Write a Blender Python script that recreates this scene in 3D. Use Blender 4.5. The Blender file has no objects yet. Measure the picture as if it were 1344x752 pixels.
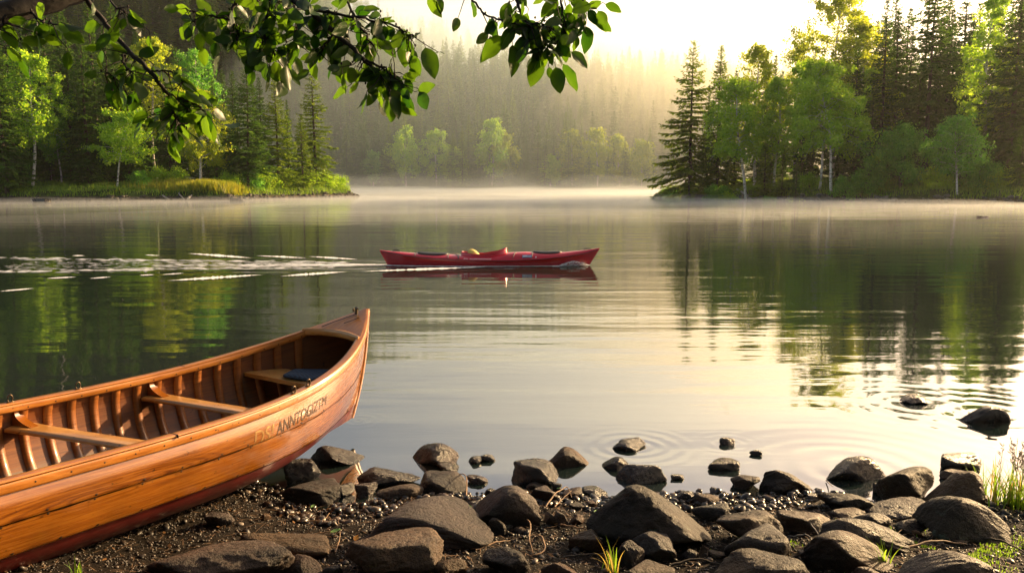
import bpy, math, random
import numpy as np
from mathutils import Vector, Matrix
R = math.radians
sc = bpy.context.scene
COL = sc.collection

# ------------------------------------------------------------------ camera, sky, sun, exposure
PITCH = math.atan(133 / 1045.0)
cam = bpy.data.objects.new('camera', bpy.data.cameras.new('camera'))
COL.objects.link(cam)
cam.location = (0, 0, 1.6)
cam.rotation_euler = (math.pi / 2 - PITCH, 0, 0)
cam.data.lens = 28.0
cam.data.sensor_width = 36.0
cam.data.clip_end = 3000
cam.data.dof.use_dof = False
sc.camera = cam

SUN_AZ, SUN_EL = R(55), R(19)          # azimuth clockwise from +Y
w = bpy.data.worlds.new("World"); sc.world = w; w.use_nodes = True
nt = w.node_tree
bg = nt.nodes['Background']
sky = nt.nodes.new('ShaderNodeTexSky'); sky.sky_type = 'NISHITA'; sky.sun_disc = False
sky.sun_elevation = SUN_EL; sky.sun_rotation = SUN_AZ
sky.dust_density = 2.0; sky.air_density = 0.6; sky.ozone_density = 0.4
tint = nt.nodes.new('ShaderNodeVectorMath'); tint.operation = 'MULTIPLY'; tint.inputs[1].default_value = (1.0, .785, .565)
nt.links.new(sky.outputs[0], tint.inputs[0]); nt.links.new(tint.outputs[0], bg.inputs[0]); bg.inputs[1].default_value = 0.13
sun = bpy.data.objects.new('sun', bpy.data.lights.new('sun', 'SUN'))
COL.objects.link(sun)
sun.data.energy = 4.2; sun.data.angle = R(0.6); sun.data.color = (1.0, 0.69, 0.35)
sd = Vector((math.sin(SUN_AZ) * math.cos(SUN_EL), math.cos(SUN_AZ) * math.cos(SUN_EL), math.sin(SUN_EL)))
sun.rotation_euler = sd.to_track_quat('Z', 'Y').to_euler()
sc.view_settings.view_transform = 'Standard'; sc.view_settings.look = 'None'
sc.view_settings.exposure = 1.6; sc.view_settings.gamma = 1.0; sc.view_settings.use_curve_mapping = False
sc.cycles.use_denoising = True
sc.cycles.max_bounces = 8; sc.cycles.diffuse_bounces = 5; sc.cycles.glossy_bounces = 3
sc.cycles.transmission_bounces = 4; sc.cycles.volume_bounces = 2; sc.cycles.transparent_max_bounces = 8
sc.cycles.caustics_reflective = False; sc.cycles.caustics_refractive = False
sc.cycles.sample_clamp_indirect = 6.0
HAZE_DENSITY = 0.00012

# ------------------------------------------------------------------ helpers
def link(o, parent=None):
    COL.objects.link(o)
    if parent is not None: o.parent = parent
    return o

def npmesh(name, V, F, mats=(), parent=None, smooth=False, uv=None, midx=None, cols=None):
    """V (N,3); F: list of int arrays (n,3) or (n,4)"""
    V = np.asarray(V, dtype=np.float32).reshape(-1, 3)
    if not isinstance(F, (list, tuple)): F = [F]
    F = [np.asarray(f, dtype=np.int32) for f in F if len(f)]
    me = bpy.data.meshes.new(name)
    loops = np.concatenate([f.ravel() for f in F])
    tot = np.concatenate([np.full(len(f), f.shape[1], dtype=np.int32) for f in F])
    st = np.concatenate([[0], np.cumsum(tot)[:-1]]).astype(np.int32)
    me.vertices.add(len(V)); me.vertices.foreach_set('co', V.ravel())
    me.loops.add(len(loops)); me.loops.foreach_set('vertex_index', loops)
    me.polygons.add(len(tot)); me.polygons.foreach_set('loop_start', st); me.polygons.foreach_set('loop_total', tot)
    if midx is not None: me.polygons.foreach_set('material_index', np.asarray(midx, dtype=np.int32))
    if smooth is not False:
        if smooth is True: me.polygons.foreach_set('use_smooth', np.ones(len(tot), dtype=bool))
        else: me.polygons.foreach_set('use_smooth', np.asarray(smooth, dtype=bool))
    if uv is not None:
        l = me.uv_layers.new(name='UVMap'); l.data.foreach_set('uv', np.asarray(uv, dtype=np.float32)[loops].ravel())
    me.update(calc_edges=True)
    for m in (mats if isinstance(mats, (list, tuple)) else [mats]): me.materials.append(m)
    return link(bpy.data.objects.new(name, me), parent)

def tag(o, label=None, cat=None, group=None, kind=None):
    if label: o['label'] = label
    if cat: o['category'] = cat
    if group: o['group'] = group
    if kind: o['kind'] = kind
    return o

def empty(name, loc=(0, 0, 0), rz=0):
    o = bpy.data.objects.new(name, None); o.empty_display_size = .2
    o.location = loc; o.rotation_euler = (0, 0, rz); return link(o)

class MB:
    def __init__(s): s.V = []; s.Q = []; s.T = []; s.n = 0; s.uv = []
    def add(s, V, Q=None, T=None, uv=None):
        V = np.asarray(V, float).reshape(-1, 3)
        s.V.append(V)
        if Q is not None and len(Q): s.Q.append(np.asarray(Q) + s.n)
        if T is not None and len(T): s.T.append(np.asarray(T) + s.n)
        s.uv.append(np.zeros((len(V), 2)) if uv is None else np.asarray(uv, float).reshape(-1, 2))
        s.n += len(V)
    def grid(s, P, uv=None, flip=False, closed=False):
        a, b = P.shape[:2]
        i = np.arange(a * b).reshape(a, b)
        if closed: i = np.concatenate([i, i[:, :1]], 1)
        q = np.stack([i[:-1, :-1], i[1:, :-1], i[1:, 1:], i[:-1, 1:]], -1).reshape(-1, 4)
        if flip: q = q[:, ::-1]
        s.add(P.reshape(-1, 3), q, uv=None if uv is None else uv.reshape(-1, 2))
    def tube(s, pts, rad, n=8, cap=True):
        pts = np.asarray(pts, float); m = len(pts)
        rad = np.broadcast_to(np.asarray(rad, float), (m,))
        t = np.gradient(pts, axis=0); t /= np.linalg.norm(t, axis=1, keepdims=True) + 1e-9
        ref = np.array([0, 0, 1.]) if abs(t[:, 2]).mean() < .8 else np.array([1., 0, 0])
        a = np.cross(t, ref); a /= np.linalg.norm(a, axis=1, keepdims=True) + 1e-9
        b = np.cross(t, a)
        th = np.linspace(0, 2 * np.pi, n, endpoint=False)
        P = pts[:, None] + rad[:, None, None] * (a[:, None] * np.cos(th)[None, :, None] + b[:, None] * np.sin(th)[None, :, None])
        L = np.concatenate([[0], np.cumsum(np.linalg.norm(np.diff(pts, axis=0), axis=1))])
        uv = np.stack(np.broadcast_arrays(L[:, None], th[None] * rad.mean()), -1)
        s.grid(P, uv, closed=True)
        if cap:
            for k, fl in ((0, 1), (m - 1, 0)):
                base = s.n; V = np.concatenate([P[k], pts[k:k + 1]])
                j = np.arange(n); T = np.stack([j, (j + 1) % n, np.full(n, n)], 1)
                if fl: T = T[:, ::-1]
                s.add(V, T=T)
    def sweep(s, pts, side, up, w_, h_, off=(0, 0)):
        """rect section along pts; side/up: unit arrays; w_,h_ sizes"""
        pts = np.asarray(pts, float)
        w_ = np.broadcast_to(np.asarray(w_, float), (len(pts),))[:, None]; h_ = np.broadcast_to(np.asarray(h_, float), (len(pts),))[:, None]
        c = pts + side * off[0] + up * off[1]
        be = .18
        ring = []
        for a_, b_ in ((-.5, -.5 + be), (-.5, .5 - be), (-.5 + be, .5), (.5 - be, .5), (.5, .5 - be), (.5, -.5 + be), (.5 - be, -.5), (-.5 + be, -.5)):
            ring.append(c + side * w_ * a_ + up * h_ * b_)
        P = np.stack(ring, 1)
        L = np.concatenate([[0], np.cumsum(np.linalg.norm(np.diff(pts, axis=0), axis=1))])
        vv = np.linspace(0, .08, 8)
        uv = np.stack(np.broadcast_arrays(L[:, None], vv[None]), -1)
        s.grid(P, uv, closed=True)
        for k, fl in ((0, 1), (-1, 0)):
            V = P[k]; T = [[0, j, j + 1] for j in range(1, 7)]
            if fl: T = [t[::-1] for t in T]
            s.add(V, T=T)
    def box(s, c, d, rot=None, bev=.12):
        c = np.asarray(c, float); d = np.asarray(d, float) / 2
        b = min(d) * 2 * bev
        ps = []
        for z, e in ((-d[2], b), (-d[2] + b, 0), (d[2] - b, 0), (d[2], b)):
            x, y = d[0] - e, d[1] - e
            ps.append([(-x, -y + b, z), (-x + b, -y, z), (x - b, -y, z), (x, -y + b, z), (x, y - b, z), (x - b, y, z), (-x + b, y, z), (-x, y - b, z)])
        P = np.array(ps)
        if rot is not None: P = P @ np.array(rot).T
        P = P + c
        uv = P[..., :2]
        s.grid(P, uv, closed=True)
        s.add(P[0], T=[[0, j + 1, j] for j in range(1, 7)]); s.add(P[3], T=[[0, j, j + 1] for j in range(1, 7)])
    def build(s, name, mat, parent=None, smooth=False):
        V = np.concatenate(s.V); F = []
        if s.Q: F.append(np.concatenate(s.Q))
        if s.T: F.append(np.concatenate(s.T))
        return npmesh(name, V, F, mat, parent, smooth, uv=np.concatenate(s.uv))

def fbm3(P, seed, octs=4, freq=1.0):
    """cheap value-ish noise from sums of rotated sines"""
    rg = np.random.default_rng(seed); out = np.zeros(P.shape[:-1]); amp = 1.
    for o in range(octs):
        for k in range(3):
            d = rg.normal(size=3); d /= np.linalg.norm(d)
            e = rg.normal(size=3); e /= np.linalg.norm(e)
            out = out + amp / 3 * np.sin(P @ d * freq * 2.3 + rg.uniform(0, 6.3) + 1.7 * np.sin(P @ e * freq * 1.7 + rg.uniform(0, 6.3)))
        amp *= .5; freq *= 2.03
    return out

# ------------------------------------------------------------------ materials
class NM:
    def __init__(s, name):
        s.m = bpy.data.materials.new(name); s.m.use_nodes = True; s.t = s.m.node_tree
        s.b = s.t.nodes['Principled BSDF']; s.o = s.t.nodes['Material Output']
    def n(s, typ, **kw):
        x = s.t.nodes.new(typ)
        for k, v in kw.items():
            if k.startswith('i_'):
                key = k[2:]; key = int(key) if key.isdigit() else key
                x.inputs[key].default_value = v
            else: setattr(x, k, v)
        return x
    def l(s, a, b): s.t.links.new(a, b)
    def math(s, op, a, b=None, c=None):
        x = s.n('ShaderNodeMath', operation=op)
        for i, v in enumerate((a, b, c)):
            if v is None: continue
            if isinstance(v, (int, float)): x.inputs[i].default_value = v
            else: s.l(v, x.inputs[i])
        return x.outputs[0]
    def noise(s, vec, scale, detail=4, rough=.55, dist=0):
        x = s.n('ShaderNodeTexNoise'); x.inputs['Scale'].default_value = scale
        x.inputs['Detail'].default_value = detail; x.inputs['Roughness'].default_value = rough
        x.inputs['Distortion'].default_value = dist
        if vec is not None: s.l(vec, x.inputs['Vector'])
        return x.outputs[0]
    def ramp(s, fac, stops):
        x = s.n('ShaderNodeValToRGB'); e = x.color_ramp.elements
        while len(e) < len(stops): e.new(.5)
        for k, (p, c) in enumerate(stops):
            e[k].position = p; e[k].color = (*c, 1) if len(c) == 3 else c
        s.l(fac, x.inputs[0]); return x.outputs[0]
    def mapping(s, vec, scale=(1, 1, 1), loc=(0, 0, 0), rot=(0, 0, 0)):
        x = s.n('ShaderNodeMapping'); x.inputs['Scale'].default_value = scale; x.inputs['Location'].default_value = loc
        x.inputs['Rotation'].default_value = rot
        s.l(vec, x.inputs[0]); return x.outputs[0]
    def bump(s, h, strength=.4, dist=.01, normal=None):
        x = s.n('ShaderNodeBump'); x.inputs['Strength'].default_value = strength; x.inputs['Distance'].default_value = dist
        s.l(h, x.inputs['Height'])
        if normal is not None: s.l(normal, x.inputs['Normal'])
        return x.outputs[0]
    def mix(s, fac, a, b, mode='MIX'):
        x = s.n('ShaderNodeMix', data_type='RGBA', blend_type=mode)
        for v, i in ((fac, 0), (a, 6), (b, 7)):
            if isinstance(v, (int, float)): x.inputs[i].default_value = v
            elif isinstance(v, tuple): x.inputs[i].default_value = (*v, 1)
            else: s.l(v, x.inputs[i])
        return x.outputs[2]
    def set(s, **kw):
        for k, v in kw.items(): s.b.inputs[k.replace('_', ' ')].default_value = v
        return s

def simple(name, col, rough=.5, noise=.15, scale=30, bump=0.0, metallic=0., coat=0.):
    m = NM(name); tc = m.n('ShaderNodeTexCoord').outputs['Object']
    nz = m.noise(tc, scale, 4)
    lo = tuple(c * (1 - noise) for c in col); hi = tuple(min(1, c * (1 + noise)) for c in col)
    m.l(m.ramp(nz, [(.3, lo), (.7, hi)]), m.b.inputs['Base Color'])
    m.set(Roughness=rough, Metallic=metallic); m.b.inputs['Coat Weight'].default_value = coat
    if bump: m.l(m.bump(nz, .5, bump), m.b.inputs['Normal'])
    return m.m

def wood(name, dark, mid, light, rough=.28, coat=.5, ringy=0.0, grey=False, scale=1.0):
    m = NM(name); uv = m.n('ShaderNodeTexCoord').outputs['UV']; ob = m.n('ShaderNodeTexCoord').outputs['Object']
    g = m.mapping(uv, (1.2 * scale, 22 * scale, 1))
    n1 = m.noise(g, 3.0, 6, .6, .6)
    g2 = m.mapping(uv, (2 * scale, 90 * scale, 1))
    n2 = m.noise(g2, 4.0, 4, .6, .2)
    wv = m.n('ShaderNodeTexWave', wave_type='RINGS', rings_direction='SPHERICAL'); wv.inputs['Scale'].default_value = 2.2
    wv.inputs['Distortion'].default_value = 5; wv.inputs['Detail'].default_value = 3; wv.inputs['Detail Scale'].default_value = 1.2
    m.l(m.mapping(uv, (1.0, 6.0, 1), (-2.1, -1.0, 0)), wv.inputs['Vector'])
    f = m.math('ADD', m.math('MULTIPLY', n1, .75), m.math('MULTIPLY', n2, .3))
    if ringy:      # cathedral figure of one flat-sawn board
        sx = m.n('ShaderNodeSeparateXYZ'); m.l(uv, sx.inputs[0])
        dx = m.math('SUBTRACT', sx.outputs[0], 2.95); dy = m.math('MULTIPLY', m.math('SUBTRACT', sx.outputs[1], .43), 8.5)
        dd = m.math('SQRT', m.math('ADD', m.math('MULTIPLY', dx, dx), m.math('MULTIPLY', dy, dy)))
        dd = m.math('ADD', dd, m.math('MULTIPLY', m.noise(m.mapping(uv, (1.5, 3, 1)), 1.6, 3), .35))
        rg_ = m.math('POWER', m.math('ADD', m.math('MULTIPLY', m.math('SINE', m.math('MULTIPLY', dd, 62)), .5), .5), 2.)
        mk = m.ramp(dd, [(.55, (1, 1, 1)), (.98, (0, 0, 0))])
        f = m.math('SUBTRACT', f, m.math('MULTIPLY', m.math('MULTIPLY', rg_, mk), .20))
    c = m.ramp(f, [(.28, dark), (.5, mid), (.72, light)])
    big = m.noise(ob, 4.0, 3)
    c = m.mix(m.ramp(big, [(.35, (0, 0, 0)), (.7, (.55, .55, .55))]), c, tuple(x * .45 for x in mid))
    # dark scuffs and pock marks
    sp = m.noise(m.mapping(ob, (1, 1, 1)), 38, 3, .6)
    spm = m.ramp(sp, [(.66, (0, 0, 0)), (.72, (.8, .8, .8))])
    c = m.mix(spm, c, tuple(x * .22 for x in dark))
    if grey:
        z = m.n('ShaderNodeSeparateXYZ'); m.l(uv, z.inputs[0])
        gm = m.ramp(m.math('ADD', z.outputs[1], m.math('MULTIPLY', m.math('SUBTRACT', n1, .5), .12)), [(.20, (.85, .85, .85)), (.27, (0, 0, 0))])
        c = m.mix(gm, c, (.20, .165, .13))
    m.l(c, m.b.inputs['Base Color'])
    m.l(m.ramp(n1, [(.3, (rough * .8,) * 3), (.75, (min(1, rough * 1.5),) * 3)]), m.b.inputs['Roughness'])
    m.b.inputs['Coat Weight'].default_value = coat; m.b.inputs['Coat Roughness'].default_value = .12
    m.l(m.bump(f, .25, .004), m.b.inputs['Normal'])
    return m.m

def leaf_mat(name, lo, hi, tlo, thi, trans=.5, rough=.45, scale=.35, gloss=True):
    m = NM(name)
    ge = m.n('ShaderNodeNewGeometry'); ob = m.n('ShaderNodeTexCoord').outputs['Object']
    oi = m.n('ShaderNodeObjectInfo')
    nz = m.noise(ob, scale, 3)
    f = m.math('ADD', m.math('MULTIPLY', ge.outputs['Random Per Island'], .45), m.math('MULTIPLY', nz, .55))
    c = m.ramp(f, [(.25, lo), (.75, hi)]); t = m.ramp(f, [(.25, tlo), (.75, thi)])
    m.l(c, m.b.inputs['Base Color']); m.set(Roughness=rough)
    m.b.inputs['Specular IOR Level'].default_value = .35 if gloss else .1
    tr = m.n('ShaderNodeBsdfTranslucent'); m.l(t, tr.inputs[0])
    mx = m.n('ShaderNodeMixShader'); mx.inputs[0].default_value = trans
    m.l(m.b.outputs[0], mx.inputs[1]); m.l(tr.outputs[0], mx.inputs[2]); m.l(mx.outputs[0], m.o.inputs[0])
    return m.m

def rock_mat(name, dark, light, warm, wet=False, moss=0.0, scale=1.):
    m = NM(name); ob = m.n('ShaderNodeTexCoord').outputs['Object']; oi = m.n('ShaderNodeObjectInfo')
    off = m.n('ShaderNodeVectorMath', operation='ADD'); m.l(ob, off.inputs[0])
    cv = m.n('ShaderNodeCombineXYZ'); r10 = m.math('MULTIPLY', oi.outputs['Random'], 37.)
    for i in range(3): m.l(r10, cv.inputs[i])
    m.l(cv.outputs[0], off.inputs[1]); v = off.outputs[0]
    n1 = m.noise(v, 7 * scale, 8, .62, .3); n2 = m.noise(v, 45 * scale, 6, .7); n3 = m.noise(v, 2.5 * scale, 3, .5)
    n4 = m.noise(v, 160 * scale, 3, .6)
    c = m.ramp(n1, [(.38, dark), (.5, tuple((a + b) / 2 for a, b in zip(dark, light))), (.62, light)])
    c = m.mix(m.ramp(n3, [(.42, (0, 0, 0)), (.62, (.8, .8, .8))]), c, warm)
    c = m.mix(m.ramp(n2, [(.56, (0, 0, 0)), (.64, (.45, .45, .45))]), c, tuple(min(1, x * 1.9) for x in light))
    c = m.mix(m.ramp(n4, [(.35, (.5, .5, .5)), (.55, (0, 0, 0))]), c, tuple(x * .4 for x in dark))
    if moss:
        gm = m.ramp(m.noise(v, 5.0, 5, .7), [(.60, (0, 0, 0)), (.68, (moss, moss, moss))])
        c = m.mix(gm, c, (.10, .15, .10))
    tintr = m.math('ADD', .55, m.math('MULTIPLY', oi.outputs['Random'], .75))
    m.b.inputs['Specular IOR Level'].default_value = .45 if wet else .22
    hs = m.n('ShaderNodeHueSaturation'); m.l(c, hs.inputs['Color']); rr2 = m.math('FRACT', m.math('MULTIPLY', oi.outputs['Random'], 7.31))
    m.l(m.math('ADD', .485, m.math('MULTIPLY', rr2, .03)), hs.inputs['Hue']); m.l(m.math('ADD', .35, m.math('MULTIPLY', m.math('FRACT', m.math('MULTIPLY', oi.outputs['Random'], 3.77)), 1.0)), hs.inputs['Saturation']); c = hs.outputs[0]
    mm = m.n('ShaderNodeVectorMath', operation='SCALE'); m.l(c, mm.inputs[0]); m.l(tintr, mm.inputs['Scale'])
    m.l(mm.outputs[0], m.b.inputs['Base Color'])
    lo, hi = (.12, .4) if wet else (.30, .65)
    m.l(m.ramp(n1, [(.3, (lo,) * 3), (.7, (hi,) * 3)]), m.b.inputs['Roughness'])
    h = m.math('ADD', m.math('MULTIPLY', n1, .8), m.math('ADD', m.math('MULTIPLY', n2, .5), m.math('MULTIPLY', n4, .16)))
    m.l(m.bump(h, 1., .03), m.b.inputs['Normal'])
    return m.m

M = {}
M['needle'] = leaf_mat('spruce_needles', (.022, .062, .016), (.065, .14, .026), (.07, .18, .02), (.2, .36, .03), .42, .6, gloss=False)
M['needle_y'] = leaf_mat('sun_tinted_spruce_needles', (.04, .10, .014), (.12, .20, .025), (.16, .30, .02), (.4, .52, .03), .45, .6, gloss=False)  # lighter, yellower needle copy with the sunlight painted into its colour
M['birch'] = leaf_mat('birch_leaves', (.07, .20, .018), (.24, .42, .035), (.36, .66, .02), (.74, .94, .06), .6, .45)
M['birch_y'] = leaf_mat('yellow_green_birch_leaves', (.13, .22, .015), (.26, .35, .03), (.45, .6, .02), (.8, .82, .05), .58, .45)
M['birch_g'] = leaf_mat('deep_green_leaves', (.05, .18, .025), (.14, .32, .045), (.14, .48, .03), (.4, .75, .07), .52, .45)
M['grass'] = leaf_mat('bank_grass', (.07, .16, .02), (.18, .28, .035), (.2, .4, .02), (.45, .6, .04), .45, .5)
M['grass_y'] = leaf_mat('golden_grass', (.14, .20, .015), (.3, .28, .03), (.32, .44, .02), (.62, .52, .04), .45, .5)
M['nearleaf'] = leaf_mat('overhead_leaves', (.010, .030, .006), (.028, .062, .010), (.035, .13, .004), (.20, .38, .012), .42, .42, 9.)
M['bark'] = simple('dark_bark', (.055, .04, .03), .85, .5, 6, .03)
M['greybark'] = simple('grey_dead_wood', (.30, .27, .24), .8, .35, 8, .01)
M['blackbark'] = simple('near_bark', (.012, .008, .006), .8, .5, 60, .004)
M['twig'] = simple('dry_twig', (.20, .12, .065), .7, .4, 40, .001)
def birch_bark():
    m = NM('birch_bark'); ob = m.n('ShaderNodeTexCoord').outputs['Object']
    n = m.noise(m.mapping(ob, (1.2, 1.2, 3.2)), 2.2, 5, .65)
    m.l(m.ramp(n, [(.38, (.03, .025, .02)), (.47, (.5, .47, .42)), (.7, (.72, .69, .62))]), m.b.inputs['Base Color'])
    m.set(Roughness=.7); return m.m
M['birchbark'] = birch_bark()

# ------------------------------------------------------------------ terrain
def poly_sd(x, y, poly):
    """signed distance, positive inside"""
    P = np.stack([x, y], -1); n = len(poly); d = np.full(x.shape, 1e9); ins = np.zeros(x.shape, bool)
    for i in range(n):
        a = np.array(poly[i], float); b = np.array(poly[(i + 1) % n], float); e = b - a
        t = np.clip(((P - a) @ e) / (e @ e), 0, 1)
        q = P - (a + t[..., None] * e); d = np.minimum(d, np.hypot(q[..., 0], q[..., 1]))
        c = ((a[1] > y) != (b[1] > y)) & (x < (b[0] - a[0]) * (y - a[1]) / (b[1] - a[1] + 1e-12) + a[0])
        ins ^= c
    return np.where(ins, d, -d)
LEFT = [(-90, 78), (-57, 84), (-44, 83.5), (-30.5, 85.5), (-28.5, 94), (-24, 107), (-22.5, 117), (-26, 124), (-40, 130), (-70, 150), (-200, 170), (-300, 80), (-150, 60)]
RIGHT = [(21.5, 121), (23.0, 104), (27.3, 87), (36, 76), (45.5, 68.5), (57, 62), (80, 55), (120, 60), (160, 120), (110, 170), (60, 150), (30, 136)]
YFAR = 200.
def smooth(a, b, x):
    t = np.clip((x - a) / (b - a), 0, 1); return t * t * (3 - 2 * t)
CX = [-400, 0, 200, 330, 400, 440, 480, 520, 580, 700, 870, 1000, 1344, 1800]
C1 = [-150, -150, -120, -70, -12, 18, 44, 62, 80, 93, 104, 112, 100, 90]
C2 = [-150, -150, -120, -90, -50, -20, 5, 26, 40, 66, 84, 92, 80, 70]
def elev(px, py):
    b = (376 - py) / 1045.; a = (px - 672) / 1045.
    dy = math.cos(PITCH) + b * math.sin(PITCH); dz = -math.sin(PITCH) + b * math.cos(PITCH)
    return dz / np.sqrt(dy * dy + 0 * a)      # rise per metre of y
def ys(x): return 3.93 + .05 * np.sin(1.7 * x + .6) + .06 * np.sin(4.1 * x + 2.) + .035 * np.sin(9 * x) + .35 * (1 - smooth(-1.7, -.9, x))
def H(x, y):
    x = np.asarray(x, float); y = np.asarray(y, float)
    P = np.stack([x, y, 0 * x], -1)
    s = ys(x) - y
    near = np.where(s > 0, .105 * s + .012 * np.sin(3 * x + y * 5) * np.clip(s, 0, 1), .16 * s)
    near = np.where(y < 2.2, near + .0, near)
    near = np.clip(near, -3.5, 1.6)
    near = near + (.006 * fbm3(P, 5, 3, 14.)) * (np.abs(y) < 8)
    z = near
    for poly, sl, cap in ((LEFT, .09, 9.), (RIGHT, .12, 9.)):
        d = poly_sd(x, y, poly) + .8 * fbm3(P, 11, 3, .25)
        b = np.where(d > 0, np.minimum(.5 * d, .75 + sl * d), .5 * d); b = np.clip(b, -3.5, cap) + np.where(d > 1, .15 * fbm3(P, 3, 3, .5), 0)
        z = np.maximum(z, b)
    px = 672 + 1045 * x / np.maximum(y, 1.) * .99
    e1 = elev(0, np.interp(px, CX, C1)); e2 = elev(0, np.interp(px, CX, C2))
    h1 = np.maximum(1.6 + 300 * e1 - 12, 8); h2 = np.maximum(1.6 + 420 * e2 - 13, 8)
    nz = fbm3(P, 21, 3, .035)
    yf = y + 3 * fbm3(P, 8, 3, .08)
    f1 = smooth(YFAR + 8, 300, yf) ** 1.0 * h1 + np.clip((yf - YFAR) * .2, -3.5, 1.2)
    back = smooth(300, 355, y); f = f1 * (1 - back) + back * (h1 * .55)
    r2 = smooth(340, 420, y) * (1 - .4 * smooth(430, 600, y))
    f = np.where(y > 320, np.maximum(f, h2 * r2), f) + nz * 2.0 * smooth(210, 260, y)
    z = np.where(y > YFAR - 30, np.maximum(z, f), z)
    return z
def Hs(x, y): return float(H(np.array([x]), np.array([y]))[0])
def ray(px, py):
    a = (px - 672) / 1045.; b = (376 - py) / 1045.
    return np.array([a, math.cos(PITCH) + b * math.sin(PITCH), -math.sin(PITCH) + b * math.cos(PITCH)])
def gnd(px, py, z0=None):
    d = ray(px, py); z = 0. if z0 is None else z0
    for _ in range(12):
        k = (z - 1.6) / d[2]; p = d * k
        if z0 is not None: break
        z = max(0., Hs(p[0], p[1]))
    return np.array([p[0], p[1], z])
def at(px, py, y):
    d = ray(px, py); k = y / d[1]; return np.array([0, 0, 1.6]) + d * k

# ground sheet: polar fan, fine near the camera
rr = np.exp(np.linspace(math.log(1.2), math.log(620), 560)); th = np.radians(np.linspace(-88, 88, 640))
RRg, TH = np.meshgrid(rr, th, indexing='ij')
X = RRg * np.sin(TH); Y = RRg * np.cos(TH)
Z = H(X, Y)
mb = MB(); mb.grid(np.stack([X, Y, Z], -1), flip=True)
# ground behind and under the camera, closing the sheet
def ground_mat():
    m = NM('ground'); ge = m.n('ShaderNodeNewGeometry'); pos = ge.outputs['Position']
    n1 = m.noise(pos, 9, 8, .7); n2 = m.noise(pos, 60, 6, .7); n3 = m.noise(pos, 1.3, 4)
    soil = m.ramp(n1, [(.35, (.005, .0035, .0025)), (.55, (.012, .008, .005)), (.72, (.026, .017, .010))])
    soil = m.mix(m.ramp(n2, [(.58, (0, 0, 0)), (.68, (.7, .7, .7))]), soil, (.045, .03, .018))
    mossm = m.ramp(n3, [(.6, (0, 0, 0)), (.7, (.35, .35, .35))])
    soil = m.mix(mossm, soil, (.03, .04, .01))
    forest = m.ramp(m.noise(pos, .6, 6, .7), [(.35, (.025, .035, .010)), (.6, (.05, .085, .018)), (.8, (.09, .12, .03))])
    sp = m.n('ShaderNodeSeparateXYZ'); m.l(pos, sp.inputs[0])
    edge = m.ramp(m.math('MULTIPLY', sp.outputs[2], .5), [(.12, (0, 0, 0)), (.25, (1, 1, 1))])
    mud = m.ramp(m.noise(pos, 2.5, 5, .7), [(.35, (.03, .022, .016)), (.7, (.16, .12, .09))])
    far = m.mix(edge, mud, forest)
    c = m.mix(m.ramp(m.math('MULTIPLY', sp.outputs[1], .02), [(.2, (0, 0, 0)), (.3, (1, 1, 1))]), soil, far)
    m.l(c, m.b.inputs['Base Color'])
    m.b.inputs['Specular IOR Level'].default_value = .12
    wet = m.ramp(m.math('MULTIPLY', sp.outputs[2], 8.), [(.02, (.2, .2, .2)), (.35, (.85, .85, .85))])
    m.l(wet, m.b.inputs['Roughness'])
    m.l(m.bump(m.math('ADD', n1, m.math('MULTIPLY', n2, .5)), .9, .02), m.b.inputs['Normal'])
    return m.m
M['ground'] = ground_mat()
Xb, Yb = np.meshgrid(np.linspace(-620, 620, 60), np.linspace(-30, .3, 12), indexing='ij')
Zb = np.minimum(H(Xb * 0 + np.clip(Xb, -8, 8), np.clip(Yb, -12, 9)), .45) - .012
mb.grid(np.stack([Xb, Yb, Zb], -1), flip=True)
Xc, Yc = np.meshgrid(np.linspace(-1.3, 1.3, 30), np.linspace(.2, 1.4, 14), indexing='ij')
mb.grid(np.stack([Xc, Yc, H(Xc, Yc) - .006], -1), flip=True)
g = mb.build('ground', M['ground'], smooth=True); tag(g, kind='structure')

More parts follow.
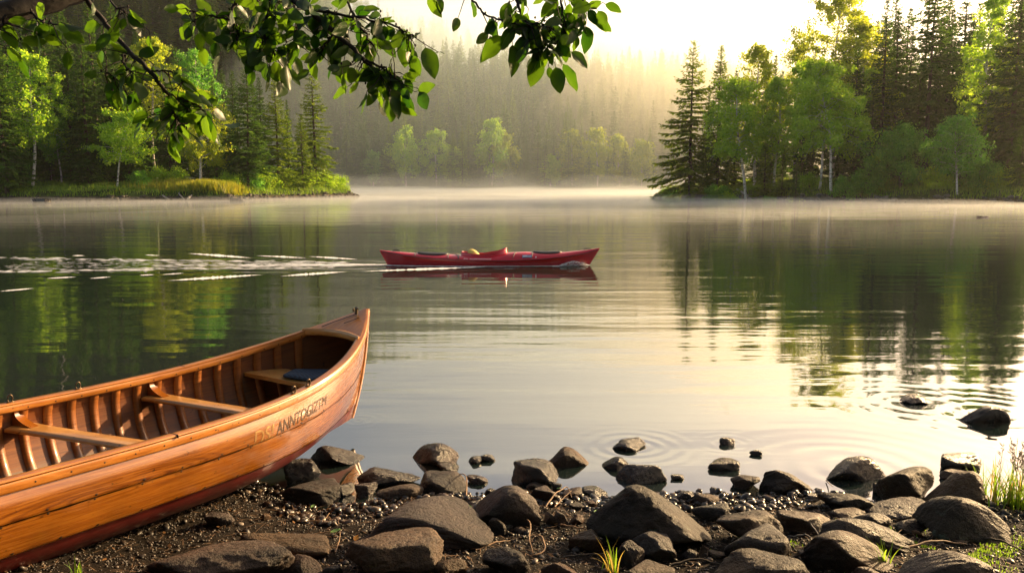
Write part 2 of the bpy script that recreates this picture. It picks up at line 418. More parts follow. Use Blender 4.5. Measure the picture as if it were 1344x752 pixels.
# ------------------------------------------------------------------ water
RINGS = []   # (x, y, amp, wavelength, radius)
for (px, py, a, wl, rad) in ((830, 585, 1.0, .10, .55), (1200, 530, .55, .16, 1.1), (1303, 545, .8, .17, 1.2), (1120, 615, .8, .16, 1.1), (470, 552, .5, .07, .35), (957, 580, .5, .08, .35)):
    p = gnd(px, py, 0.); RINGS.append((p[0], p[1], a, wl, rad))
def water_mat():
    m = NM('lake_water'); ge = m.n('ShaderNodeNewGeometry'); pos = ge.outputs['Position']
    sp = m.n('ShaderNodeSeparateXYZ'); m.l(pos, sp.inputs[0]); x, y = sp.outputs[0], sp.outputs[1]
    # long gentle swell lines parallel to the shore, finer ones near
    n1 = m.noise(m.mapping(pos, (.5, 2.6, 1)), 1.0, 2, .5, .2)
    n2 = m.noise(m.mapping(pos, (2.2, 9.5, 1)), 1.0, 2, .5, .3)
    n3 = m.noise(m.mapping(pos, (.10, .9, 1)), 1.0, 2, .5)
    calm = m.ramp(m.noise(m.mapping(pos, (.12, .3, 1)), 1., 2), [(.35, (.35, .35, .35)), (.62, (1, 1, 1))])
    mid = m.ramp(m.math('MULTIPLY', y, .05), [(.22, (.22, .22, .22)), (.36, (1, 1, 1)), (.9, (1, 1, 1)), (1., (.6, .6, .6))])
    h = m.math('ADD', m.math('MULTIPLY', n1, .010), m.math('MULTIPLY', n2, .0016))
    h = m.math('MULTIPLY', m.math('MULTIPLY', h, calm), mid)
    h = m.math('ADD', h, m.math('MULTIPLY', n3, .016))
    for (cx, cy, a, wl, rad) in RINGS:
        dx = m.math('SUBTRACT', x, cx); dy = m.math('SUBTRACT', y, cy)
        d = m.math('ADD', m.math('SQRT', m.math('ADD', m.math('MULTIPLY', dx, dx), m.math('MULTIPLY', dy, dy))), m.math('MULTIPLY', n1, .10))
        s = m.math('SINE', m.math('MULTIPLY', d, 2 * math.pi / wl))
        fall = m.math('POWER', m.math('MAXIMUM', m.math('SUBTRACT', 1., m.math('DIVIDE', d, rad)), 0.), 1.3)
        h = m.math('ADD', h, m.math('MULTIPLY', m.math('MULTIPLY', s, fall), .0010 * a * wl / .12))
    # kayak wake: V of waves trailing to the left of the bow at (1.6, 16)
    for sgn in (1, -1):
        dx = m.math('SUBTRACT', 1.7, x)
        off = m.math('SUBTRACT', m.math('MULTIPLY', m.math('SUBTRACT', y, 15.95), sgn), m.math('MULTIPLY', dx, .17))
        g = m.math('POWER', 2.718, m.math('MULTIPLY', m.math('MULTIPLY', off, off), -2.2))
        ww = m.math('SINE', m.math('ADD', m.math('MULTIPLY', off, 9.), m.math('MULTIPLY', dx, 1.6)))
        on = m.math('GREATER_THAN', dx, 0.)
        fade = m.math('POWER', 2.718, m.math('MULTIPLY', dx, -.17))
        h = m.math('ADD', h, m.math('MULTIPLY', m.math('MULTIPLY', m.math('MULTIPLY', g, ww), m.math('MULTIPLY', on, fade)), .013))
    nb = m.n('ShaderNodeBump'); nb.inputs['Strength'].default_value = 1.; nb.inputs['Distance'].default_value = 1.
    m.l(h, nb.inputs['Height'])
    fr = m.n('ShaderNodeFresnel'); fr.inputs['IOR'].default_value = 4.2; m.l(nb.outputs[0], fr.inputs['Normal'])
    gl = m.n('ShaderNodeBsdfGlossy'); gl.inputs['Roughness'].default_value = .03; gl.inputs['Color'].default_value = (.95, .95, .95, 1); m.l(nb.outputs[0], gl.inputs['Normal'])
    df = m.n('ShaderNodeBsdfDiffuse'); df.inputs['Color'].default_value = (.010, .018, .016, 1)
    mx = m.n('ShaderNodeMixShader'); m.l(fr.outputs[0], mx.inputs[0]); m.l(df.outputs[0], mx.inputs[1]); m.l(gl.outputs[0], mx.inputs[2])
    m.l(mx.outputs[0], m.o.inputs[0]); return m.m
M['water'] = water_mat()
V = [(-600, 1.5, 0), (600, 1.5, 0), (600, 330, 0), (-600, 330, 0)]
tag(npmesh('lake_water', V, np.array([[0, 1, 2, 3]]), M['water']), kind='structure')

# ------------------------------------------------------------------ haze and mist
def volume_box(name, lo, hi, density, color, aniso, noise=None):
    mb = MB(); lo = np.array(lo, float); hi = np.array(hi, float)
    x0, y0, z0 = lo; x1, y1, z1 = hi
    V = [(x0, y0, z0), (x1, y0, z0), (x1, y1, z0), (x0, y1, z0), (x0, y0, z1), (x1, y0, z1), (x1, y1, z1), (x0, y1, z1)]
    Q = [[0, 3, 2, 1], [4, 5, 6, 7], [0, 1, 5, 4], [1, 2, 6, 5], [2, 3, 7, 6], [3, 0, 4, 7]]
    m = bpy.data.materials.new(name); m.use_nodes = True; t = m.node_tree
    t.nodes.remove(t.nodes['Principled BSDF'])
    v = t.nodes.new('ShaderNodeVolumePrincipled'); v.inputs['Density'].default_value = density
    v.inputs['Color'].default_value = (*color, 1); v.inputs['Anisotropy'].default_value = aniso
    t.links.new(v.outputs[0], t.nodes['Material Output'].inputs['Volume'])
    o = npmesh(name, V, np.array(Q), m); tag(o, kind='stuff'); return o, m, v
hz, _, _ = volume_box('haze', (-640, -40, -6), (640, 640, 128), HAZE_DENSITY, (.97, .97, .95), .5)
tag(hz, 'pale morning haze filling the air over the lake', 'haze')

def mist_bank(name, c, s, density, label, seed, color=(.84, .95, .98)):
    rg = np.random.default_rng(seed)
    a = np.linspace(0, 2 * np.pi, 64, endpoint=False); b = np.linspace(.02, np.pi - .02, 24)
    A, B_ = np.meshgrid(a, b, indexing='ij')
    D = np.stack([np.cos(A) * np.sin(B_), np.sin(A) * np.sin(B_), np.cos(B_)], -1)
    P = D * (1 + .16 * fbm3(D, seed, 3, 2.))[..., None] * np.array(s) + np.array(c)
    P[..., 2] = np.maximum(P[..., 2], .02)
    m = bpy.data.materials.new(name); m.use_nodes = True; t = m.node_tree; t.nodes.remove(t.nodes['Principled BSDF'])
    v = t.nodes.new('ShaderNodeVolumePrincipled'); v.inputs['Density'].default_value = density
    v.inputs['Color'].default_value = (*color, 1); v.inputs['Anisotropy'].default_value = .6
    t.links.new(v.outputs[0], t.nodes['Material Output'].inputs['Volume'])
    mb = MB(); mb.grid(np.swapaxes(P, 0, 1)); 
    # close the seam column
    q = MB(); PP = np.concatenate([P, P[:1]], 0); q.grid(PP, flip=True)
    o = q.build(name, m, smooth=True); tag(o, label, 'mist', kind='stuff'); return o
def mist_layer(name, dens, hfun, label, x0, x1, y0, y1, seed, amp):
    m = bpy.data.materials.new(name); m.use_nodes = True; t = m.node_tree; t.nodes.remove(t.nodes['Principled BSDF'])
    v = t.nodes.new('ShaderNodeVolumePrincipled'); v.inputs['Density'].default_value = dens
    v.inputs['Color'].default_value = (.93, .98, 1., 1); v.inputs['Anisotropy'].default_value = .3
    t.links.new(v.outputs[0], t.nodes['Material Output'].inputs['Volume'])
    Xm, Ym = np.meshgrid(np.linspace(x0, x1, 110), np.linspace(y0, y1, 90), indexing='ij'); Pm = np.stack([Xm * .6, Ym, 0 * Xm], -1)
    edge = smooth(x0, x0 + 18, Xm) * (1 - smooth(x1 - 18, x1, Xm)) * smooth(y0, y0 + 25, Ym) * (1 - smooth(y1 - 8, y1, Ym))
    Zt = .03 + hfun(Ym) * np.clip(1 + amp * fbm3(Pm, seed, 4, .09), .08, 3) * edge
    top = np.stack([Xm, Ym, np.maximum(Zt, .03)], -1); bot = np.stack([Xm, Ym, 0 * Xm + .015], -1)
    b = MB(); b.grid(top); b.grid(bot, flip=True)
    for sl in ((0, slice(None)), (-1, slice(None)), (slice(None), 0), (slice(None), -1)):
        b.grid(np.stack([top[sl], bot[sl]], 0))
    return tag(b.build(name, m, smooth=False), label, 'mist', kind='stuff')
mist_layer('lake_mist', .016, lambda y: .05 + .85 * smooth(105, 150, y), 'low white mist lying on the far water', -75, 60, 20, 206, 4, .55)
mist_layer('water_wisps', .014, lambda y: .10 + .22 * smooth(30, 70, y), 'patchy thin wisps of mist drifting over the middle of the lake', -60, 50, 16, 112, 24, 1.5)
mist_layer('rising_mist', .0045, lambda y: .06 + 3.6 * smooth(100, 170, y), 'thin mist rising in wisps over the far end of the lake', -80, 64, 45, 215, 14, .75)
mist_bank('far_mist', (30, 268, 10), (140, 126, 86), .0030, 'thin morning mist hanging over the far shore and the forested slope', 9)
mist_bank('glow_tinted_mist', (66, 240, 14), (58, 46, 46), .0095, 'morning mist tinted gold for the sun glow beside the tip of the right bank', 17, (1., .93, .76))  # added for the warm glow; part of the golden light is in its colour
mist_bank('valley_mist', (0, 352, 62), (150, 22, 15), .020, 'bright mist bank lying between the two forested ridges', 3)

# ------------------------------------------------------------------ trees
def tube_v(pts, rad, n=7):
    b = MB(); b.tube(pts, rad, n, cap=False); return b
def quads(C, A, B_):
    """quads centred C with half-axes A, B"""
    V = np.stack([C - A - B_, C + A - B_, C + A + B_, C - A + B_], 1).reshape(-1, 3)
    return V, np.arange(len(V)).reshape(-1, 4)
def diamonds(base, tip, side):
    """pointed leaf/needle blades: base, widest at 45 %, tip"""
    mid = base + (tip - base) * .42
    V = np.stack([base, mid + side, tip, mid - side], 1).reshape(-1, 3)
    return V, np.arange(len(V)).reshape(-1, 4)

def spruce_mesh(Ht, Rad, seed, cb=.08, tk=.013, dens=1.0, power=.85, droop=.35, irregular=.25, needle='needle', whorl=.42, name='spruce', lean=0.):
    rg = np.random.default_rng(seed)
    zz = np.linspace(0, 1, 14); px = lean * zz * Ht + .12 * np.sin(zz * 3 + seed) * Ht * .03
    tr = MB(); tr.tube(np.stack([px, .1 * np.sin(zz * 4 + seed), zz * Ht - .4], 1), (tk * Ht) * (1 - zz) ** .9 + .015, 9, cap=False)
    B = [];T_ = [];S = []
    z = cb * Ht; limbs = MB()
    while z < Ht * .985:
        f = (z / Ht - cb) / (1 - cb)
        L0 = Rad * (1 - f) ** power * (1 if f > .12 else .75 + 2. * f) + .12
        nb = int(rg.integers(5, 8)) if f < .9 else 5
        a0 = rg.uniform(0, 6.28)
        for k in range(nb):
            if rg.random() < .10 * irregular * 4: continue
            L = L0 * rg.uniform(1 - irregular * 1.4, 1 + irregular * .6); az = a0 + k * 6.283 / nb + rg.uniform(-.25, .25)
            d = np.array([math.cos(az), math.sin(az), 0]); sdv = np.array([-d[1], d[0], 0])
            nseg = max(4, int(L / .28 * dens)); t = np.linspace(0, 1, nseg)
            pz = L * (.22 * (f * 2 - .6) * t - droop * t ** 1.5 * (1.1 - f) + .22 * t ** 3)
            base = np.array([np.interp(z / Ht, zz, px), 0, z + rg.uniform(-.12, .12)])
            P = base + d * (t * L)[:, None] + np.stack([0 * t, 0 * t, pz], 1)
            if L > .6: limbs.tube(P, .022 * L ** .5 * (1 - t * .85) + .004, 4, cap=False)
            # lateral sprays, longest in mid-branch
            for sg in (-1, 1):
                for rep in range(2):
                    tt = np.clip(t + rg.uniform(-.5, .5, nseg) / nseg, .06, 1)
                    Pb = base + d * (tt * L)[:, None] + np.stack([0 * tt, 0 * tt, np.interp(tt, t, pz)], 1)
                    ll = L * .34 * np.sin(np.clip(tt, 0, 1) * 2.6 + .35) * rg.uniform(.5, 1.15, nseg) + .10
                    dirn = d * rg.uniform(.35, .8, (nseg, 1)) + sdv * sg + np.array([0, 0, 1]) * rg.uniform(-.45, .05, (nseg, 1))
                    dirn /= np.linalg.norm(dirn, axis=1, keepdims=True)
                    Pt = Pb + dirn * ll[:, None]
                    wd = np.clip(ll * .22, .05, .14)[:, None]
                    pr = np.cross(dirn, np.array([0, 0, 1.])); pr /= np.linalg.norm(pr, axis=1, keepdims=True) + 1e-9
                    roll = rg.uniform(-.7, .7, (nseg, 1))
                    B.append(Pb); T_.append(Pt); S.append((pr * np.cos(roll) + np.array([0, 0, 1.]) * np.sin(roll)) * wd)
                    # secondary hanging twiglets
                    m_ = ll > .3
                    if m_.any():
                        for q in (.35, .65):
                            qb = Pb[m_] + (Pt[m_] - Pb[m_]) * q
                            dd = dirn[m_] * .5 + d * .6 * rg.uniform(.3, 1, (m_.sum(), 1)) + np.array([0, 0, -1.]) * rg.uniform(-.1, .8, (m_.sum(), 1))
                            dd /= np.linalg.norm(dd, axis=1, keepdims=True)
                            l2 = (ll[m_] * .5)[:, None]
                            B.append(qb); T_.append(qb + dd * l2)
                            s2 = np.cross(dd, rg.normal(size=dd.shape)); s2 /= np.linalg.norm(s2, axis=1, keepdims=True) + 1e-9
                            S.append(s2 * .05)
            # branch tip
            B.append(P[-2:-1]); T_.append(P[-1:] + (P[-1:] - P[-2:-1]) * .6); S.append(np.array([sdv * .07]))
        z += whorl * rg.uniform(.75, 1.25) * (1 - .45 * f)
    # leader
    for k in range(10):
        zt = Ht * (.95 + .05 * rg.random()); a = rg.uniform(0, 6.28)
        b0 = np.array([[np.interp(zt / Ht, zz, px), 0, zt - .3]]); B.append(b0); T_.append(b0 + np.array([[math.cos(a) * .2, math.sin(a) * .2, .25]])); S.append(np.array([[-math.sin(a) * .05, math.cos(a) * .05, 0]]))
    V, Q = diamonds(np.concatenate(B), np.concatenate(T_), np.concatenate(S))
    b1, b2 = limbs, tr
    tV = np.concatenate(b2.V + b1.V); off = sum(len(v) for v in b2.V)
    tQ = np.concatenate(b2.Q + [q + off for q in b1.Q]) if b1.Q else np.concatenate(b2.Q)
    return (tV, tQ, M['bark']), (V, Q, M[needle])

def broad_mesh(Ht, Rad, seed, cb=.3, lean=(0, 0), nleaf=16000, leaf=.135, mat='birch', bark='birchbark', weep=.5, trunk_r=None, curve=0., ntr=1, limbs_n=52, shape=1.0, clump=.50):
    rg = np.random.default_rng(seed); nleaf = int(nleaf * (.62 if leaf < .2 else 1)); leaf *= 1.08
    tb = MB(); tips = []
    tr_r = trunk_r or .0095 * Ht + .02
    for q in range(ntr):
        zz = np.linspace(0, 1, 16)
        lx, ly = lean[0] + (rg.uniform(-.12, .12) if q else 0), lean[1] + (rg.uniform(-.1, .1) if q else 0)
        cx = lx * Ht * zz + curve * Ht * (zz ** 2 - zz) + .012 * Ht * np.sin(zz * 7 + seed + q * 2); cy = ly * Ht * zz + .01 * Ht * np.sin(zz * 5 + seed * 2)
        P = np.stack([cx, cy, zz * Ht * (.96 if q == 0 else .8) - .3], 1)
        tb.tube(P, tr_r * (1 - zz) ** .8 + .012, 8, cap=False)
        for k in range(limbs_n // ntr):
            f = cb + (1 - cb) * ((k + rg.random()) / (limbs_n / ntr)) * .97
            base = np.array([np.interp(f, zz, P[:, i]) for i in range(3)])
            prof = math.sin(min(1., ((f - cb) / (1 - cb)) * .82 + .2) * math.pi) ** .7
            L = Rad * prof * rg.uniform(.6, 1.1) * shape + .2
            az = k * 2.4 + rg.uniform(-.4, .4); up = rg.uniform(.35, .95) * (1 if f < .8 else 1.6)
            t = np.linspace(0, 1, 7)
            d = np.array([math.cos(az), math.sin(az), 0])
            B = base + d * (t * L)[:, None] + np.stack([0 * t, 0 * t, L * (up * t - (.35 + weep * .6) * t ** 2.2)], 1) + .05 * L * rg.normal(size=(7, 3)) * t[:, None]
            tb.tube(B, tr_r * .24 * (1 - t * .9) * (1 - f * .6) + .006, 5, cap=False)
            for j in range(6):
                tt = rg.uniform(.2, 1.0); bp = np.array([np.interp(tt, t, B[:, i]) for i in range(3)])
                a2 = az + rg.uniform(-1.4, 1.4); l2 = L * rg.uniform(.15, .42)
                e = bp + np.array([math.cos(a2) * l2, math.sin(a2) * l2, l2 * rg.uniform(-.25, .5)])
                tb.tube(np.array([bp, (bp + e) / 2 + [0, 0, .08 * l2], e]), [.012, .008, .004], 3, cap=False)
                tips.append(e); tips.append(bp * .4 + e * .6)
            tips.append(B[-1])
        tips.append(P[-1]); tips.append(P[-2])
    tips = np.array(tips); n = len(tips)
    wgt = rg.uniform(.2, 1.25, n) ** 2.2; wgt /= wgt.sum()
    idx = rg.choice(n, nleaf, p=wgt)
    size = (clump * rg.uniform(.5, 1.2, n))[idx]
    g = rg.normal(size=(nleaf, 3)); g /= np.maximum(1, np.linalg.norm(g, axis=1, keepdims=True) / 1.7)
    off = g * size[:, None] * np.array([.62, .62, .60])
    strand = rg.random(nleaf) < .55 * weep
    off[strand, 2] -= rg.random(strand.sum()) * 1.9 * size[strand] * weep
    off[strand, :2] *= .55
    C = tips[idx] + off
    dd = rg.normal(size=(nleaf, 3)); dd[:, 2] -= .6; dd /= np.linalg.norm(dd, axis=1, keepdims=True)
    s = np.cross(dd, rg.normal(size=(nleaf, 3))); s /= np.linalg.norm(s, axis=1, keepdims=True) + 1e-9
    ls = leaf * rg.uniform(.6, 1.3, (nleaf, 1))
    V, Q = diamonds(C - dd * ls, C + dd * ls, s * ls * .62)
    return (np.concatenate(tb.V), np.concatenate(tb.Q), M[bark]), (V, Q, M[mat])

def tree(spec, name, label, cat, x, y, scale=1.0, rz=0., group=None, z=None, crown='crown'):
    e = empty(name, (x, y, Hs(x, y) - .05 if z is None else z), rz); e.scale = (scale, scale, scale)
    (tv, tq, tm), (cv, cq, cm) = spec
    npmesh('trunk', tv, tq, tm, e, smooth=True); npmesh(crown, cv, cq, cm, e)
    return tag(e, label, cat, group)
def clone(src, x, y, rz=0., scale=1., label=None, group=None, z=None, name=None):
    r = src.copy(); COL.objects.link(r); r.location = (x, y, Hs(x, y) - .05 if z is None else z); r.rotation_euler = (0, 0, rz); r.scale = (scale,) * 3
    for ch in list(src.children):
        c = ch.copy(); COL.objects.link(c); c.parent = r
    if label: r['label'] = label
    if group: r['group'] = group
    elif 'group' in r and group is None and label: del r['group']
    return r
def hpx(px, ytop, x, y):      # height of a tree standing at x,y whose tip shows at pixel row ytop
    return (1.6 + elev(0, ytop) * y) - Hs(x, y)
def X_at(px, y): return (px - 672) / 1045. * y * .992

SP = [spruce_mesh(17, 2.6, 1, cb=.07, needle='needle'), spruce_mesh(17, 3.3, 2, cb=.06, needle='needle', irregular=.35), spruce_mesh(17, 2.1, 3, cb=.05, needle='needle', power=.95)]
proto = []
def put_spruce(px, y, ytop, k, label, rz=None, group=None):
    x = X_at(px, y); h = hpx(px, ytop, x, y); s = h / 17.
    rz = rz if rz is not None else (px * 1.37) % 6.28
    while len(proto) <= k: proto.append(None)
    if proto[k] is None:
        proto[k] = tree(SP[k], 'spruce_tree', label, 'tree', x, y, s, rz, group); return proto[k]
    return clone(proto[k], x, y, rz, s, label, group)

# --- right bank, hero trees
def own(spec_fn, px, y, ytop, Hn, name, label, rz=0., **kw):
    x = X_at(px, y); h = hpx(px, ytop, x, y)
    return tree(spec_fn, name, label, 'tree', x, y, h / Hn, rz)
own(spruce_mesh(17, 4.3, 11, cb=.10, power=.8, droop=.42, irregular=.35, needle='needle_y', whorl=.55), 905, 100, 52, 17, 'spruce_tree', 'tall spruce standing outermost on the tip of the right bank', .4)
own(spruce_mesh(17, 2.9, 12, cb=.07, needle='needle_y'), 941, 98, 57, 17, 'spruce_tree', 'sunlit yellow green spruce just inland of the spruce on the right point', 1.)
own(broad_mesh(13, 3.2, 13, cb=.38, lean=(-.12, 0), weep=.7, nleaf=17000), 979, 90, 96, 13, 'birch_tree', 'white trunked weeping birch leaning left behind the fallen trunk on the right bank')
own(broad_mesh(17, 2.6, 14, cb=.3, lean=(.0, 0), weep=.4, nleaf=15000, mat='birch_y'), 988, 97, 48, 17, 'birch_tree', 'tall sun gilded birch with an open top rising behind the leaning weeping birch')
own(spruce_mesh(5, 1.25, 15, cb=.02, whorl=.26, needle='needle_y', dens=1.6), 1003, 86, 188, 5, 'spruce_tree', 'young bushy spruce between the white birch trunks on the right bank')
own(spruce_mesh(5, .85, 16, cb=.02, whorl=.26, needle='needle_y', dens=1.6), 1026, 86, 202, 5, 'spruce_tree', 'smallest narrow spruce sapling on the right bank')
own(broad_mesh(14, 4.4, 17, cb=.34, lean=(-.16, 0), curve=-.05, weep=.75, nleaf=26000), 1094, 82, 72, 14, 'birch_tree', 'broad bright green weeping birch with its white trunk slanting over the right bank')
own(broad_mesh(14, 3.0, 18, cb=.5, lean=(-.03, 0), weep=.6, nleaf=13000), 1077, 85, 85, 14, 'birch_tree', 'thin upright white birch beside the slanting weeping birch')
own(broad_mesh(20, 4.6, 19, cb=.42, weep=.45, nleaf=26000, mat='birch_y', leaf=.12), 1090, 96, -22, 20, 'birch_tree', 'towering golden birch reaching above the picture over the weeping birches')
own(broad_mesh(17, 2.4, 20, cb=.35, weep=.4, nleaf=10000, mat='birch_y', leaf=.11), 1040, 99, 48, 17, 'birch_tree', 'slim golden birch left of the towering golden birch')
own(spruce_mesh(19, 2.9, 21, cb=.06, needle='needle', irregular=.35), 1152, 86, -3, 19, 'spruce_tree', 'narrow spruce just right of the towering golden birch')
own(broad_mesh(7, 3.2, 22, cb=.12, weep=.1, nleaf=18000, mat='birch_g', bark='bark', ntr=3, limbs_n=36, leaf=.11, clump=.8), 1181, 79, 160, 7, 'alder_tree', 'round dark green alder with several stems beside the water on the right bank')
own(spruce_mesh(21, 4.0, 23, cb=.3, power=.55, droop=.2, irregular=.4, whorl=.75), 1212, 84, -32, 21, 'pine_tree', 'big pine with a thick bare lower trunk behind the round alder')
own(broad_mesh(7.5, 2.5, 24, cb=.28, lean=(-.06, 0), curve=.14, weep=.25, nleaf=14000, mat='birch_g', leaf=.10), 1258, 74, 150, 7.5, 'birch_tree', 'small birch with a curved white trunk at the water edge on the right')
own(broad_mesh(20, 2.4, 25, cb=.3, weep=.6, nleaf=16000), 1286, 80, -22, 20, 'birch_tree', 'tall narrow bright birch between the dark spruces at the far right')
own(spruce_mesh(21, 4.2, 26, cb=.06, irregular=.3), 1322, 78, -45, 21, 'spruce_tree', 'large dark spruce nearest the right edge of the picture')
own(spruce_mesh(8, 2.2, 27, cb=.03, whorl=.3), 1338, 73, 165, 8, 'spruce_tree', 'short dark spruce at the water edge at the far right')
RB = [(927, 103, 110, 2), (962, 103, 90, 0), (1012, 101, 70, 2), (1052, 94, 100, 0), (1063, 100, 60, 1), (1118, 88, 60, 1), (1128, 97, 30, 0), (1140, 83, 120, 2), (1168, 90, 12, 0), (1186, 93, 40, 2), (1200, 90, 70, 1), (1236, 88, 8, 2), (1247, 83, 90, 0),
      (1262, 92, 20, 1), (1276, 86, 60, 2), (1300, 88, -10, 0), (1308, 80, 110, 1), (1345, 84, 0, 1), (1230, 96, -15, 1), (1150, 96, 20, 1), (1098, 100, 40, 0), (1325, 94, -30, 2), (1270, 100, 0, 0), (1020, 108, 90, 1), (1045, 78, 205, 2)]
RBL = ['spruce hidden low between the two outermost trees of the right point', 'spruce filling the gap behind the weeping birch on the right point', 'dark spruce directly behind the smallest sapling on the right bank', 'shaded spruce behind the slim golden birch', 'spruce deep in the stand left of the towering golden birch',
       'dark spruce whose boughs show right of the weeping birch', 'spruce standing behind the towering golden birch', 'lower shaded spruce left of the round alder', 'thin pointed spruce right of the narrow spruce', 'shaded spruce above the round alder', 'dark spruce left of the thick pine trunk', 'thin spruce tip just right of the big pine',
       'dark spruce right of the thick pine trunk', 'shaded spruce above the curved birch', 'narrow spruce left of the tall narrow birch', 'high spruce behind the tall narrow birch', 'shaded low spruce left of the large edge spruce', 'dark spruce cut by the right edge of the picture', 
       'tall spruce hidden behind the big pine', 'tall shaded spruce behind the narrow spruce', 'shaded spruce behind the broad weeping birch', 'rearmost tall spruce above the far right stand', 'rearmost spruce above the curved birch', 'rearmost low spruce on the right point', 'small dark spruce by the water left of the broad birch stems']
for (px, y, yt, k), lb in zip(RB, RBL): put_spruce(px, y, yt, k, lb)
for px, y, yt, k, lb in ((1106, 97, 22, 0, 'spruce whose top pokes out just right of the towering golden birch'), (1162, 99, -12, 1, 'rear spruce filling the gap between the narrow and the thin spruce'), (1181, 101, 8, 0, 'rear spruce directly above the round alder'), (1223, 93, 22, 0, 'rear spruce touching the right side of the big pine'),
                         (1252, 99, -22, 1, 'rear spruce above the curved birch on its left'), (1291, 97, -32, 0, 'rear spruce overlapping the tall narrow birch'), (1336, 97, -42, 1, 'rear spruce above the far right edge'), (1312, 102, 2, 2, 'rear spruce left of the large edge spruce'), (1140, 104, 24, 2, 'rear spruce left of the narrow spruce'), (1002, 104, 78, 1, 'rear spruce between the gilded birch and the slim golden birch'), (1240, 90, 60, 1, 'mid height spruce left of the curved birch crown'), (1205, 104, -20, 2, 'rear spruce behind the left boughs of the big pine')):
    put_spruce(px, y, yt, k, lb)
own(broad_mesh(18, 3.0, 28, cb=.3, weep=.4, nleaf=18000, mat='birch_y', leaf=.12), 1122, 93, 14, 18, 'birch_tree', 'golden green birch leaning on the right side of the towering golden birch')
own(broad_mesh(15, 3.0, 29, cb=.25, weep=.5, nleaf=18000, mat='birch'), 1018, 93, 92, 15, 'birch_tree', 'bright green birch between the gilded birch and the broad weeping birch')
own(broad_mesh(14, 2.6, 30, cb=.3, weep=.5, nleaf=14000, mat='birch'), 1140, 88, 82, 14, 'birch_tree', 'green birch filling the gap right of the broad weeping birch')

# --- left bank
own(broad_mesh(17, 4.0, 31, cb=.36, lean=(.05, 0), weep=.75, nleaf=24000, mat='birch'), 44, 90, 58, 17, 'birch_tree', 'tall weeping birch with a bright white trunk at the far left bank')
own(broad_mesh(9, 1.9, 32, cb=.4, weep=.6, nleaf=8000, mat='birch_g'), 80, 94, 150, 9, 'birch_tree', 'thin birch just right of the tall white trunked birch on the left')
own(broad_mesh(9, 3.0, 33, cb=.36, lean=(.22, 0), weep=.35, nleaf=15000, mat='birch'), 152, 91, 142, 9, 'birch_tree', 'birch leaning right over the driftwood on the left bank')
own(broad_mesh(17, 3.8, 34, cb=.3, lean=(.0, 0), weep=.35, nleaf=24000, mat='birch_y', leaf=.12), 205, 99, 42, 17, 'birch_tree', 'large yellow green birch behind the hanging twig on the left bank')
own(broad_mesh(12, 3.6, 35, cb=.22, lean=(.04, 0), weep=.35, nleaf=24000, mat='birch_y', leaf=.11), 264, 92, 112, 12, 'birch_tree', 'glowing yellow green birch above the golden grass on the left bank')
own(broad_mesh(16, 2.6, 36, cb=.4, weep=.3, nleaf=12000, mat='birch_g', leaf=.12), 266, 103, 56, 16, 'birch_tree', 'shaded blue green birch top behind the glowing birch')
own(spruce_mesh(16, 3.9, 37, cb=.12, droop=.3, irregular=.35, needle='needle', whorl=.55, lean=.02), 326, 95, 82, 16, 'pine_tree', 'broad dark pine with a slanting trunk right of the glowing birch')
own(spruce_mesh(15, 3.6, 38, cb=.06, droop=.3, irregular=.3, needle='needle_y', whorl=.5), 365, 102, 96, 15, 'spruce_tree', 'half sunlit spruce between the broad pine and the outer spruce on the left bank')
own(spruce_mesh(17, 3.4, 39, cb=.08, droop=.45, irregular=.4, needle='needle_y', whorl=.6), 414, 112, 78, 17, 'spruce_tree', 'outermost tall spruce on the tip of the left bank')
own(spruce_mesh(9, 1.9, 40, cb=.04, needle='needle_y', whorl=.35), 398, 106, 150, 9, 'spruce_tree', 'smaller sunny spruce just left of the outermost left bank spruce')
LB = [(8, 86, 40, 1), (22, 96, 0, 0), (-22, 90, -20, 0), (70, 99, 10, 1), (98, 96, 20, 0), (118, 93, 40, 1), (130, 103, -10, 2), (150, 100, 30, 0), (172, 97, 60, 1), (190, 104, 30, 2), (225, 97, 90, 0), (240, 106, 60, 1), (285, 100, 100, 2), (298, 106, 90, 0),
      (310, 110, 90, 1), (345, 108, 100, 0), (380, 118, 130, 2), (10, 104, -30, 2), (50, 106, -10, 0), (90, 110, -10, 1), (215, 112, 40, 0), (275, 116, 90, 1), (160, 114, 0, 1), (337, 118, 110, 2)]
LBL = ['dark spruce with layered boughs at the left edge of the picture', 'tall dark spruce behind the left edge birch', 'dark spruce just beyond the left edge of the picture', 'dark spruce directly right of the white trunked birch', 'dark spruce between the white birch and the leaning birch', 'dark layered spruce left of the leaning birch',
       'high dark spruce whose bare trunk shows left of the leaning birch', 'dark spruce behind the leaning birch', 'thick trunked dark spruce just right of the leaning birch', 'dark spruce behind the large yellow green birch', 'shaded spruce left of the glowing birch', 'spruce behind the glowing birch',
       'dark spruce right of the glowing birch', 'dark spruce behind the left side of the broad pine', 'spruce behind the crown of the broad pine', 'spruce between the broad pine and the half sunlit spruce', 'spruce behind the smaller sunny spruce', 'rearmost tall spruce near the left edge', 'rearmost tall spruce over the white trunked birch',
       'rearmost spruce above the dark gap of the left bank', 'rearmost spruce above the large yellow green birch', 'rearmost spruce above the glowing birch', 'rearmost high spruce above the leaning birch', 'rearmost spruce above the broad pine']
for (px, y, yt, k), lb in zip(LB, LBL): put_spruce(px, y, yt, k, lb)

